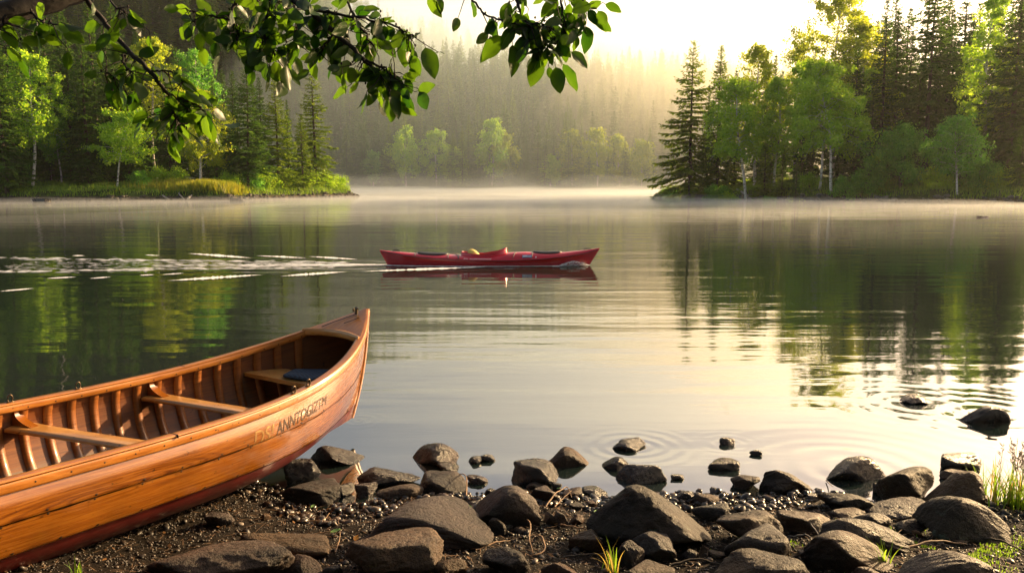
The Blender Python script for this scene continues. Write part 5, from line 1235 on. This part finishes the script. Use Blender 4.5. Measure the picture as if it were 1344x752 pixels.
RK = [
 ((399, 588, 483, 612), 'long pointed wet rock in the water beside the canoe hull', dict(W, depth=.5, peak=-.5)),
 ((371, 603, 417, 636), 'jagged dark wet rock between the canoe hull and the pointed rock', dict(mat='rockwet', sharp=14)),
 ((369, 631, 442, 664), 'flat topped oblong rock on the gravel just right of the canoe', dict(sharp=16, depth=.6)),
 ((438, 634, 463, 652), 'small dark wedge stone right of the flat topped rock by the canoe', dict(mat='rockwet')),
 ((464, 633, 493, 654), 'small rounded dark stone below the long waterline rock', dict(mat='rockwet')),
 ((465, 616, 548, 642), 'long low dark rock at the waterline right of the canoe reflection', dict(sharp=14, mat='rockwet', depth=.5)),
 ((493, 633, 553, 656), 'smooth pinkish pale stone touching the big flat boulder', dict(mat='rockpale', depth=.6)),
 ((549, 622, 612, 650), 'dark rounded rock at the waterline above the big flat boulder', {}),
 ((533, 582, 600, 615), 'reddish pointed rock standing alone in the water', dict(W, sharp=16, peak=.3)),
 ((573, 608, 598, 621), 'small dark stone at the foot of the lone reddish rock in the water', W),
 ((477, 652, 642, 724), 'big flat brown boulder with a furrowed top left of centre', dict(sharp=12, depth=.8, peak=-.2)),
 ((450, 698, 573, 760), 'bulky brown boulder at the bottom edge under the big flat boulder', dict(depth=.7)),
 ((308, 698, 427, 736), 'long low brown rock lying between the canoe and the bulky boulder', dict(depth=.5)),
 ((172, 718, 362, 778), 'wide flat brown rock at the bottom edge below the canoe', dict(depth=.5, sharp=12)),
 ((364, 733, 422, 764), 'brown rock cut by the bottom edge right of the wide flat rock', {}),
 ((422, 741, 447, 760), 'small grey stone at the bottom edge left of the bulky boulder', dict(mat='rockpale')),
 ((570, 737, 610, 764), 'small brown rock at the bottom edge right of the bulky boulder', {}),
 ((268, 671, 304, 693), 'small pale rock half in the shadow of the canoe', dict(sharp=16)),
 ((338, 672, 353, 683), 'tiny dark stone on the gravel right of the canoe shadow', {}),
 ((625, 596, 650, 606), 'small flat wet stone in the water, right one of the touching pair', W),
 ((614, 599, 632, 609), 'small flat wet stone in the water, left one of the touching pair', W),
 ((611, 624, 640, 636), 'low dark wet stone in the water below the touching pair', W),
 ((671, 605, 733, 640), 'dark rounded rock at the waterline above the domed brown boulder', dict(mat='rockwet', depth=.7)),
 ((720, 587, 776, 615), 'egg shaped rock in the water behind the dark rounded rock', dict(W, mat='rock', peak=-.4)),
 ((788, 599, 827, 618), 'small sloping wet rock in the water left of the long slab', dict(W, peak=.6)),
 ((806, 578, 852, 593), 'low dark rock at the middle of the clearest ripple rings', dict(W)),
 ((812, 610, 877, 636), 'long wet slab in the water above the great leaning boulder', dict(W, sharp=14, depth=.5)),
 ((634, 640, 651, 651), 'tiny black stone at the waterline left of the domed boulder', dict(mat='rockwet')),
 ((691, 631, 719, 643), 'small grey stone under the dark rounded waterline rock', dict(mat='rockpale')),
 ((696, 639, 734, 660), 'block shaped grey stone right of the domed brown boulder', dict(sharp=18)),
 ((725, 634, 738, 645), 'tiny greenish stone right of the block shaped stone', dict(mat='rockmoss')),
 ((739, 640, 766, 655), 'small reddish brown stone at the waterline right of the block shaped stone', {}),
 ((765, 639, 798, 652), 'low bluish wet stone at the waterline left of the great leaning boulder', dict(mat='rockwet')),
 ((624, 636, 709, 695), 'domed brown boulder with a sunlit right edge near the centre of the shore', dict(sharp=12, peak=.1, depth=.7)),
 ((640, 681, 664, 703), 'smooth round pebble in front of the domed brown boulder', dict(sharp=6)),
 ((661, 688, 673, 697), 'tiny pale pebble right of the smooth round pebble', dict(mat='rockpale', sharp=6)),
 ((674, 691, 691, 701), 'small flat grey pebble in front of the domed boulder', dict(mat='rockpale', sharp=6)),
 ((728, 671, 747, 689), 'round grey stone beside the bent dry twig', dict(sharp=6, mat='rockpale')),
 ((747, 674, 768, 689), 'second round grey stone right of the bent dry twig', dict(sharp=6)),
 ((715, 672, 733, 690), 'pale triangular shard leaning beside the round grey stones', dict(mat='rockpale', sharp=22)),
 ((747, 660, 769, 669), 'flat small stone above the pair of round grey stones', {}),
 ((767, 656, 786, 667), 'rounded small stone close to the great leaning boulder', {}),
 ((608, 656, 633, 669), 'small flat bluish stone left of the domed boulder', dict(mat='rockwet')),
 ((748, 699, 793, 728), 'dark angular rock in front of the great leaning boulder', dict(sharp=20)),
 ((634, 722, 693, 757), 'squat brown block at the bottom edge between the twigs', dict(sharp=18)),
 ((713, 739, 764, 772), 'brown rock top cut by the bottom edge left of the grass sprouts', {}),
 ((780, 629, 950, 730), 'great leaning boulder with greenish lichen at the centre right', dict(mat='rockmoss', depth=.75, sharp=7, k=16, peak=-.35, seed=91, hmul=.95)),
 ((820, 700, 887, 742), 'light grey flat slab leaning under the great boulder', dict(mat='rockpale', sharp=22, tilt=-.3)),
 ((808, 712, 848, 748), 'reddish slanting rock left of the light grey slab', dict(sharp=16, tilt=-.5)),
 ((818, 738, 890, 770), 'reddish rock top cut by the bottom edge below the light grey slab', {}),
 ((790, 700, 813, 718), 'small dark stone between the angular rock and the grey slab', dict(mat='rockwet')),
 ((946, 574, 967, 585), 'small dark rock farthest out in the calm water', W),
 ((985, 590, 1003, 598), 'tiny dark stone in the water right of the farthest small rock', W),
 ((930, 603, 974, 618), 'low wet rock with a golden rim in the calm water', W),
 ((881, 622, 899, 630), 'tiny flat stone in the water right of the long wet slab', W),
 ((964, 624, 1002, 644), 'small angular rock in the water left of the large reddish one', dict(W, sharp=18, mat='rock')),
 ((1005, 616, 1088, 652), 'large reddish wedge rock at the edge of the water', dict(W, mat='rock', sharp=15, depth=.6, peak=-.5)),
 ((890, 643, 914, 659), 'small bluish rock at the waterline right of the great boulder', dict(mat='rockwet')),
 ((913, 648, 946, 665), 'small grey rock at the waterline above the smooth oval stone', {}),
 ((913, 659, 961, 686), 'smooth dark oval stone on the gravel right of the great boulder', dict(sharp=6, tilt=.1)),
 ((950, 674, 1033, 719), 'arched brown rock behind the lumpy rock at the right of the great boulder', dict(depth=.6, sharp=10)),
 ((959, 695, 1047, 745), 'lumpy brown rock with a saddle in front of the arched rock', dict(depth=.6)),
 ((954, 732, 1080, 782), 'broad brown boulder top cut by the bottom edge right of centre', dict(depth=.6)),
 ((1031, 668, 1100, 702), 'dark cracked low rock between the lumpy rock and the long ridge boulder', dict(sharp=16)),
 ((1061, 648, 1079, 658), 'tiny black wet stone under the large reddish wedge rock', dict(mat='rockwet')),
 ((897, 722, 917, 737), 'small round dark pebble right of the light grey slab', dict(sharp=6)),
 ((933, 722, 957, 733), 'small flat grey pebble left of the broad bottom boulder', dict(sharp=6)),
 ((1051, 722, 1068, 731), 'white pebble between the lumpy rock and the black boulder', dict(mat='rockpale', sharp=6)),
 ((1086, 598, 1170, 632), 'hump backed dark rock standing in the water on the right', dict(W, depth=.5, sharp=13, peak=.4)),
 ((1150, 634, 1169, 649), 'small orange lit stone below the hump backed water rock', dict(mat='rockpale')),
 ((1164, 616, 1239, 662), 'round mossy grey boulder at the edge of the water on the right', dict(mat='rockmoss', sharp=8, depth=.6)),
 ((1237, 596, 1297, 620), 'dark flat backed rock in the water left of the grass tuft', dict(W, depth=.5)),
 ((1242, 619, 1290, 633), 'speckled pale rock behind the slanting smooth boulder', dict(mat='rockpale')),
 ((1222, 620, 1310, 672), 'slanting smooth boulder against the grass tuft', dict(sharp=8, tilt=.25, peak=.5, depth=.6)),
 ((1086, 646, 1153, 674), 'flat greenish grey rock under the hump backed water rock', dict(mat='rockmoss', depth=.6)),
 ((1097, 665, 1142, 682), 'low brown rock just below the flat greenish rock', {}),
 ((1130, 672, 1175, 697), 'rounded brown rock wedged behind the long ridge boulder', dict(sharp=8)),
 ((1150, 658, 1232, 686), 'wide flat sunlit rock in front of the round mossy boulder', dict(depth=.7, sharp=13)),
 ((1182, 669, 1209, 683), 'small black pebble resting on the wide flat sunlit rock', dict(mat='rockwet', sharp=6)),
 ((1183, 680, 1230, 703), 'flat brown stone below the small black pebble', {}),
 ((1085, 675, 1217, 727), 'long ridge shaped brown boulder sloping down to the right', dict(depth=.45, peak=-.5, sharp=11)),
 ((1070, 696, 1190, 752), 'smooth black boulder with a warm rim behind the green sprout', dict(depth=.5, peak=-.3, sharp=9)),
 ((1226, 652, 1340, 714), 'large dark domed boulder in front of the grass tuft', dict(depth=.5, sharp=9, peak=-.3, mat='rockmoss')),
 ((1127, 744, 1157, 766), 'small stone cut by the bottom edge under the green sprout', {}),
 ((1197, 727, 1308, 780), 'brown boulder top cut by the bottom edge at the lower right', dict(peak=.3, depth=.5)),
 ((1195, 695, 1213, 705), 'tiny round pebble right of the long ridge boulder', dict(sharp=6)),
 ((1281, 648, 1308, 660), 'small pale stone at the root of the grass tuft', dict(mat='rockpale')),
 ((1255, 707, 1273, 716), 'tiny grey stone in front of the large domed boulder', {}),
 ((1188, 518, 1222, 531), 'small bluish pointed rock alone in the water at the far right', dict(W, peak=.2)),
 ((1268, 531, 1335, 557), 'wide dark rock farthest right in the water', dict(W, peak=.0, depth=.5)),
 ((1286, 280, 1301, 286), 'distant black rock breaking the water off the right bank', dict(W, hmul=.4)),
 ((40, 262, 64, 266), 'flat dark rock at the waterline of the far left bank', dict(W, depth=.4)),
 ((300, 262, 320, 265), 'flat dark rock off the golden grass shore', dict(W, depth=.4)),
]
for bx_, lb, kw in RK: rock(bx_, lb, **kw)

# gravel: thousands of small stones (stuff)
rg = np.random.default_rng(77)
def beach_pts(n, seed, x0=-2.6, x1=3.4, y0=2.4, smax=2.2, pw=1.):
    rg = np.random.default_rng(seed); x = rg.uniform(x0, x1, n); s = -.05 + smax * rg.random(n) ** pw; P = np.stack([x, ys(x) - s], 1); return P[P[:, 1] > y0]
M['gravel'] = leaf_mat('g_tmp', (0, 0, 0), (0, 0, 0), (0, 0, 0), (0, 0, 0))
def gravel_mat():
    m = NM('beach_gravel'); ge = m.n('ShaderNodeNewGeometry')
    c = m.ramp(ge.outputs['Random Per Island'], [(.0, (.005, .004, .003)), (.5, (.014, .010, .007)), (.75, (.028, .018, .012)), (.92, (.06, .04, .025)), (.99, (.16, .13, .10))])
    m.l(c, m.b.inputs['Base Color'])
    sp = m.n('ShaderNodeSeparateXYZ'); m.l(ge.outputs['Position'], sp.inputs[0])
    m.l(m.ramp(m.math('MULTIPLY', sp.outputs[2], 8.), [(.05, (.18, .18, .18)), (.6, (.5, .5, .5))]), m.b.inputs['Roughness'])
    return m.m
M['gravel'] = gravel_mat()
scatter_stones('gravel', beach_pts(42000, 1), .002, .0075, M['gravel'], 'fine dark wet gravel covering the beach', 3, 'gravel', flat=.7, sink=.3)
scatter_stones('gravel_coarse', beach_pts(2200, 2, pw=.8), .006, .016, M['gravel'], 'coarser pebbles mixed into the beach gravel', 5, 'gravel', flat=.7, iv=(IV2, IF2), sink=.4, pw=2.6)
scatter_stones('waterline_pebbles', beach_pts(2200, 7, smax=.32), .008, .026, M['gravel'], 'wet pebbles along the waterline', 9, 'gravel', flat=.7, iv=(IV2, IF2), sink=.4, pw=2.)
# dead needles and plant bits (stuff)
n = 5200; pts_ = beach_pts(n, 11, smax=2.0); n = len(pts_); z = H(pts_[:, 0], pts_[:, 1]) + .010
a = rg.uniform(0, 6.28, n); ln = rg.uniform(.008, .04, n)[:, None]; d = np.stack([np.cos(a), np.sin(a), rg.uniform(-.12, .2, n)], 1)
C = np.stack([pts_[:, 0], pts_[:, 1], z], 1); V, Q = diamonds(C - d * ln, C + d * ln, np.stack([-np.sin(a), np.cos(a), 0 * a], 1) * .0013)
tag(npmesh('plant_litter', V, Q, M['twig']), 'dry needles and plant bits scattered over the gravel', 'litter', kind='stuff')

n = 420; pts_ = beach_pts(n, 15, smax=1.9); n = len(pts_); a = rg.uniform(0, 6.28, n); ln = rg.uniform(.006, .017, n)[:, None]
C = np.stack([pts_[:, 0], pts_[:, 1], H(pts_[:, 0], pts_[:, 1]) + .014], 1); d = np.stack([np.cos(a), np.sin(a), rg.uniform(-.3, .5, n)], 1)
V, Q = diamonds(C - d * ln, C + d * ln, np.stack([-np.sin(a), np.cos(a), rg.uniform(-.4, .4, n)], 1) * ln * .5)
M['deadleaf'] = leaf_mat('dead_leaves', (.06, .028, .010), (.22, .11, .035), (.2, .08, .02), (.5, .25, .06), .3, .6, 30.)
tag(npmesh('dead_leaf_litter', V, Q, M['deadleaf']), 'small brown dead leaves scattered over the beach', 'litter', kind='stuff')
def twig(path, r, label, mat='twig', lift=.008):
    P = []
    for px, py, dz in path:
        p = gnd(px, py); p[2] += lift + dz; P.append(p)
    P = np.array(P); t = np.linspace(0, 1, len(P)); tt = np.linspace(0, 1, 4 * len(P)); Q = np.stack([np.interp(tt, t, P[:, i]) for i in range(3)], 1)
    for _ in range(2): Q[1:-1] = (Q[:-2] + Q[1:-1] * 2 + Q[2:]) / 4
    Q[:, 2] += .002 * np.sin(tt * 23 + path[0][0])
    m = MB(); m.tube(Q, r * (1 - .6 * tt), 6); return tag(m.build('twig', M[mat], smooth=True), label, 'twig')
twig([(390, 686, 0), (425, 687, .005), (433, 677, .01)], .0035, 'straight pale twig on the gravel below the flat topped rock')
twig([(412, 703, 0), (450, 699, .01)], .003, 'short pale twig right of the long low rock by the canoe')
twig([(440, 727, 0), (446, 716, .02), (447, 708, .03)], .0035, 'small upright forked twig left of the bulky boulder')
twig([(383, 664, .0), (386, 676, .02)], .002, 'thin stalk on the gravel under the flat topped rock')
twig([(612, 660, .03), (613, 645, .08), (604, 634, .05), (600, 630, 0)], .004, 'curled dry root over the stones left of the domed boulder')
twig([(624, 724, .0), (650, 716, .01), (670, 711, 0)], .004, 'straight twig left of the forked twig at bottom centre')
twig([(716, 672, .02), (728, 662, .05), (745, 654, .06), (750, 659, .02)], .0045, 'bent dry twig arching over the pair of round grey stones')
twig([(728, 672, .02), (738, 664, .03), (750, 658, .05)], .0035, 'thin fork beside the bent dry twig')
twig([(686, 686, .03), (697, 700, .04), (694, 715, .02), (700, 728, 0)], .0045, 'brown root coming down in front of the domed boulder')
twig([(707, 704, .0), (712, 716, .03), (717, 730, .02), (700, 735, .01), (690, 729, 0)], .005, 'curled root loop at bottom centre')
twig([(735, 690, 0), (760, 700, .02), (780, 706, .03)], .004, 'thin twig running right towards the dark angular rock')
twig([(740, 733, 0), (765, 736, .02), (795, 728, 0)], .0045, 'dark twig under the dark angular rock', 'bark')
twig([(880, 744, .0), (915, 740, .02), (955, 746, .0)], .006, 'dark stick lying below the light grey slab', 'bark')
twig([(1048, 690, .06), (1065, 702, .04), (1080, 712, .0)], .0035, 'pale twig leaning between the lumpy rock and the black boulder', 'greybark')
twig([(1040, 706, .0), (1058, 708, .02), (1075, 716, .0)], .003, 'curved pale stalk left of the black boulder', 'greybark')
twig([(1180, 724, .0), (1225, 719, .03), (1268, 716, .0)], .006, 'long brown stick in front of the large domed boulder')
twig([(1276, 712, .01), (1310, 715, .02), (1344, 726, .0)], .007, 'thick brown stick at the lower right corner', 'bark')
twig([(1205, 724, .0), (1215, 738, .01)], .003, 'short thin stalk under the long brown stick')
twig([(1084, 632, .0), (1093, 648, .03)], .0035, 'thin twig standing in the water right of the reddish wedge rock')
twig([(1140, 730, 0), (1182, 712, .05)], .003, 'thin twig leaning on the black boulder')

def small_leaf(px, py, size, ang, mat, label, lift=.02):
    p = gnd(px, py); t = np.linspace(0, 1, 9); wv = np.sin(t * np.pi) ** .8 * .34 * (1 - .25 * t); d = np.array([math.cos(ang), math.sin(ang), .15]); s = np.array([-d[1], d[0], .1])
    P = np.stack([[(p + [0, 0, lift + .02 * size * 10 * abs(v) * .4]) + d * (tt - .5) * size + s * v * size * w_ for v in (-1, -.5, 0, .5, 1)] for tt, w_ in zip(t, wv)])
    m = MB(); m.grid(np.array(P)); return tag(m.build('fallen_leaf', M[mat], smooth=True), label, 'leaf')
M['freshleaf'] = leaf_mat('fresh_green_leaf', (.16, .32, .10), (.24, .42, .16), (.2, .5, .1), (.3, .6, .15), .4, .45)
M['orangeleaf'] = leaf_mat('orange_leaf', (.6, .25, .03), (.7, .35, .05), (.8, .3, .02), (.9, .4, .04), .4, .45)
small_leaf(441, 702, .045, .3, 'freshleaf', 'pale green leaf on the gravel between the low rock and the flat boulder')
small_leaf(411, 669, .028, 1.2, 'freshleaf', 'tiny pale green leaf under the flat topped rock')
small_leaf(468, 721, .040, 1.4, 'orangeleaf', 'orange fallen leaf beside the bulky boulder', .05)
small_leaf(617, 670, .028, 1.9, 'freshleaf', 'small green leaf left of the domed boulder')
small_leaf(782, 677, .032, 1.5, 'freshleaf', 'small green leaf left of the great leaning boulder')
small_leaf(733, 645, .022, .4, 'freshleaf', 'tiny green leaf near the waterline behind the bent twig')

# grass plants
def grass_plant(px, py, nb, hmin, hmax, spread, label, seed, yell=.2, name='grass_tuft', wdt=.0035, seeds=0):
    rg = np.random.default_rng(seed); c = gnd(px, py); e = empty(name, tuple(c)); m1, m2 = MB(), MB(); sdm = MB()
    for i in range(nb):
        a = rg.uniform(0, 6.28); hh = rg.uniform(hmin, hmax); ln = rg.uniform(.05, .75); t = np.linspace(0, 1, 8)
        o = np.array([rg.normal() * spread, rg.normal() * spread * .5, 0]); d = np.array([math.cos(a), math.sin(a), 0])
        P = o + d * (ln * hh * t ** 1.8)[:, None] + np.stack([0 * t, 0 * t, hh * (t - .28 * ln * t ** 3)], 1); s = np.array([-d[1], d[0], 0]); s = s * math.cos(i) + d * math.sin(i) * .6
        w_ = wdt * (1 - t ** 2.2) * rg.uniform(.7, 1.3) + .0003
        (m2 if rg.random() < yell else m1).grid(np.stack([P - s * w_[:, None], P + np.array([0, 0, .0005]) , P + s * w_[:, None]], 1))
    m1.build('blades', M['tuft'], e, smooth=True)
    if m2.n: m2.build('dry_blades', M['tuft_y'], e, smooth=True)
    for i in range(seeds):
        hh = hmax * rg.uniform(.85, 1.35); a = rg.uniform(0, 6.28); o = np.array([rg.normal() * spread * .7, rg.normal() * spread * .4, 0]); tp = o + [math.cos(a) * .10 * hh, math.sin(a) * .1 * hh, hh]
        sdm.tube([o, (o + tp) / 2 + [.01, 0, 0], tp], [.0016, .0013, .0008], 5)
        for k in range(14):
            q = o + (tp - o) * (.62 + .38 * k / 14); dd = rg.normal(size=3) * .010 + [0, 0, .010]; sdm.tube([q, q + dd * .5, q + dd], [.0008, .0026, .0006], 4)
    if seeds: sdm.build('seed_stems', M['seed'], e, smooth=True)
    return tag(e, label, 'grass')
M['tuft'] = leaf_mat('tuft_grass', (.05, .12, .012), (.10, .20, .02), (.22, .42, .02), (.4, .6, .04), .5, .4, 20.)
M['tuft_y'] = leaf_mat('tuft_dry_grass', (.25, .2, .06), (.4, .3, .09), (.5, .38, .06), (.6, .45, .1), .4, .5, 20.)
M['seed'] = simple('seed_heads', (.17, .10, .035), .7, .4, 90)
grass_plant(1326, 664, 110, .10, .27, .065, 'lush backlit grass tuft with brown seed heads at the right edge', 3, .18, seeds=11)
grass_plant(1356, 668, 90, .10, .28, .07, 'second grass tuft crowding the right edge behind the domed boulder', 4, .15, seeds=6)
grass_plant(1288, 650, 40, .08, .2, .04, 'low fringe of grass between the slanting boulder and the lush tuft', 5, .1)
grass_plant(1160, 744, 9, .08, .17, .012, 'small green sprout in front of the smooth black boulder', 6, .0, 'grass_sprout', .004)
grass_plant(806, 752, 16, .04, .15, .03, 'sprouting green and brown grass at the bottom edge by the light grey slab', 7, .45, 'grass_sprout', .0035)
grass_plant(103, 752, 6, .03, .08, .01, 'tiny green sprout in the shade under the canoe', 8, .0, 'grass_sprout')
# moss and low green on the lower right soil (stuff)
n = 5200; rg = np.random.default_rng(5); P = np.stack([rg.normal(size=n) * .28 + 1.75, rg.normal(size=n) * .13 + 3.22], 1); k_ = fbm3(np.stack([P[:, 0], P[:, 1], P[:, 0] * 0], 1), 9, 3, 5.) > .15; P = P[k_]
zc = H(P[:, 0], P[:, 1]); a = rg.uniform(0, 6.28, len(P)); B_ = np.stack([P[:, 0], P[:, 1], zc], 1); T_ = B_ + np.stack([np.cos(a) * .006, np.sin(a) * .006, rg.uniform(.006, .018, len(P))], 1)
V, Q = diamonds(B_, T_, np.stack([-np.sin(a), np.cos(a), 0 * a], 1) * .0022); tag(npmesh('moss', V, Q, M['tuft']), 'low green moss on the soil at the lower right', 'moss', kind='stuff')

# ------------------------------------------------------------------ overhanging branches
def leaf_geo(size, width, rg):
    n, m_ = 10, 5; t = np.linspace(0, 1, n); wv = (np.sin(np.pi * t ** .85) ** .75) * width * (1 - .12 * t); wv[-1] = .0; wv[0] = .01 * width
    v = np.linspace(-1, 1, m_); fold = rg.uniform(.08, .4); curl = rg.uniform(-.25, .45); rip = rg.uniform(0, 6)
    X = v[None] * wv[:, None]; Yl = t[:, None] + 0 * v[None]; Z_ = fold * np.abs(X) - curl * .5 * t[:, None] ** 2 + .018 * np.sin(t[:, None] * 14 + rip) * np.abs(v[None])
    return np.stack([X, Yl, Z_], -1) * size
def branch(label, twigs, leaves, seed, rmain=None, extra=0, matb='blackbark', dens=1.):
    """twigs: (radius0, radius1, [(px,py,depth)..], leaf count)"""
    rg = np.random.default_rng(seed); P0 = at(*twigs[0][2][0]); e = empty('overhanging_branch', tuple(P0)); wood_, lf = MB(), MB()
    def add_leaf(p, d, size, width):
        d = d / np.linalg.norm(d); r_ = rg.normal(size=3); r_[1] += -.9 * (1 if rg.random() < .75 else -1); nrm = r_ - d * (r_ @ d); nrm /= np.linalg.norm(nrm); s = np.cross(d, nrm)
        G = leaf_geo(size, width, rg); st_ = .18 * size
        W_ = p + d * st_ + G[..., 0:1] * s + G[..., 1:2] * d + G[..., 2:3] * nrm
        lf.grid(W_ - P0); wood_.tube(np.array([p, p + d * st_ * 1.1]) - P0, [.0011, .0008], 4, cap=False)
    for r0, r1, path, nl in twigs:
        Pp = np.array([at(*q) for q in path]); t = np.linspace(0, 1, len(Pp)); tt = np.linspace(0, 1, 5 * len(Pp)); Q = np.stack([np.interp(tt, t, Pp[:, i]) for i in range(3)], 1)
        for _ in range(3): Q[1:-1] = (Q[:-2] + 2 * Q[1:-1] + Q[2:]) / 4
        L = np.linalg.norm(np.diff(Q, axis=0), axis=1).sum(); Q = Q + rg.normal(size=Q.shape) * .0022
        wood_.tube(Q - P0, r0 + (r1 - r0) * tt, 8 if r0 > .008 else 6)
        for i in range(int(nl * 2.2)):
            f = 1 - rg.random() ** 1.3 * .9; p = np.array([np.interp(f, tt, Q[:, k]) for k in range(3)])
            dr = rg.normal(size=3) * np.array([.8, .7, .6]) + np.array([0, 0, -.65]); 
            sub = rg.random() < .55
            if sub:
                q2 = p + dr / np.linalg.norm(dr) * rg.uniform(.02, .09); wood_.tube(np.array([p, (p + q2) / 2 + rg.normal(size=3) * .004, q2]) - P0, [.0018, .0014, .001], 5, cap=False); p = q2; dr = dr * .6 + rg.normal(size=3) * .5 + [0, 0, -.5]
            add_leaf(p, dr, rg.uniform(.036, .070), rg.uniform(.24, .34))
            if rg.random() < .35:      # berries / buds cluster
                b = p + rg.normal(size=3) * .006; wood_.tube(np.array([b, b + [0, 0, .004], b + [0, 0, .008]]) - P0, [.001, .0035, .001], 5)
    for px, py, dpt, ang, ln in leaves:   # the most visible leaves: base, hanging angle (0 = straight down), length in photo pixels
        p = at(px, py, dpt); d = np.array([math.sin(ang), rg.uniform(-.25, .25), -math.cos(ang)]); add_leaf(p, d, ln * dpt / 1045. * .9, rg.uniform(.27, .33))
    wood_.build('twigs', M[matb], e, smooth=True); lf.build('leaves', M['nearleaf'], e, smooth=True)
    return tag(e, label, 'branch')
D = 2.3
branch('thick dark bough at the upper left with a long twig hanging down from it',
  [(.040, .026, [(-160, 62, 2.2), (-60, 40, 2.2), (30, 12, 2.3), (110, -12, 2.4), (200, -50, 2.5)], 0),
   (.008, .0045, [(108, -8, 2.4), (140, 32, 2.4), (168, 68, 2.35), (198, 94, 2.3), (208, 112, 2.3), (228, 129, 2.3), (248, 133, 2.3)], 8),
   (.004, .002, [(163, 60, 2.37), (160, 78, 2.35), (168, 92, 2.3), (182, 96, 2.3)], 7),
   (.003, .0015, [(226, 129, 2.3), (227, 148, 2.3), (235, 165, 2.3)], 12),
   (.003, .0015, [(200, 95, 2.3), (222, 92, 2.28), (240, 108, 2.28)], 7),
   (.003, .0015, [(248, 133, 2.3), (262, 140, 2.3), (275, 152, 2.3)], 9),
   (.003, .0015, [(168, 92, 2.3), (150, 100, 2.3), (138, 96, 2.3)], 5),
   (.004, .002, [(40, 14, 2.3), (55, 30, 2.25), (80, 35, 2.2)], 6), (.004, .002, [(8, 20, 2.2), (0, 40, 2.2), (-20, 55, 2.2)], 5), (.004, .002, [(120, -30, 2.4), (150, 10, 2.3), (165, 15, 2.3)], 6)],
  [(152, 100, 2.3, -.2, 36), (155, 108, 2.25, .15, 38), (268, 150, 2.3, .35, 36), (270, 146, 2.25, .1, 36), (225, 172, 2.3, .2, 34), (235, 170, 2.3, -.3, 34), (205, 165, 2.3, -.5, 34), (48, 42, 2.2, .15, 34), (80, 30, 2.2, 1.2, 32)], 5)
branch('dense leafy branch hanging into the top middle left of the picture',
  [(.010, .005, [(300, -60, 2.5), (345, -20, 2.4), (400, 10, 2.3), (440, 45, 2.3), (480, 80, 2.25), (500, 100, 2.25)], 26),
   (.006, .003, [(330, -40, 2.5), (310, 0, 2.4), (300, 25, 2.4), (320, 45, 2.4)], 22), (.006, .003, [(360, -20, 2.4), (350, 20, 2.35), (345, 50, 2.35), (360, 70, 2.35)], 24),
   (.005, .0025, [(400, 10, 2.3), (430, 18, 2.3), (470, 22, 2.3), (520, 35, 2.3), (545, 50, 2.3)], 20), (.004, .002, [(440, 45, 2.3), (425, 60, 2.3), (420, 70, 2.3)], 6),
   (.004, .002, [(480, 80, 2.25), (510, 92, 2.25), (520, 108, 2.25)], 14), (.004, .002, [(300, 25, 2.4), (270, 20, 2.4), (245, 14, 2.4)], 9), (.005, .003, [(430, -60, 2.4), (450, -10, 2.4), (470, 30, 2.35), (490, 60, 2.3)], 14), (.004, .002, [(380, -30, 2.4), (390, 30, 2.35), (385, 60, 2.35)], 16)],
  [(556, 55, 2.3, .3, 46), (535, 45, 2.3, -.1, 40), (515, 122, 2.25, -.05, 36), (524, 118, 2.25, .5, 34), (498, 112, 2.25, -.6, 30), (443, 60, 2.3, -.1, 32), (418, 55, 2.3, -.4, 34), (290, 68, 2.4, -.2, 30), (375, 80, 2.35, .1, 36), (345, 78, 2.35, .3, 30), (250, 22, 2.4, -.2, 30), (560, -10, 2.3, .5, 34), (575, -8, 2.3, .1, 24)], 6)
branch('small leafy branch hanging in front of the sky at the top centre',
  [(.004, .0022, [(600, -40, 2.4), (622, 2, 2.35), (640, 22, 2.35), (668, 30, 2.3), (690, 34, 2.3)], 6),
   (.006, .0025, [(660, -60, 2.4), (676, -5, 2.35), (686, 24, 2.3), (705, 45, 2.3), (722, 62, 2.3)], 20), (.004, .002, [(740, -50, 2.4), (735, 0, 2.3), (742, 30, 2.3), (740, 50, 2.3)], 14), (.004, .002, [(760, -30, 2.4), (765, 5, 2.3), (772, 15, 2.3)], 7), (.003, .002, [(690, 34, 2.3), (710, 30, 2.3), (725, 38, 2.3)], 8)],
  [(768, 28, 2.3, .1, 40), (776, 16, 2.3, .9, 34), (735, 78, 2.3, .5, 44), (728, 82, 2.3, .2, 40), (710, 70, 2.3, -.3, 42), (672, 52, 2.3, .1, 44), (664, 42, 2.3, -.7, 44), (745, 65, 2.3, .9, 34), (745, 20, 2.3, -.05, 38), (685, -4, 2.3, -.1, 26), (690, 40, 2.3, -.2, 40)], 7)
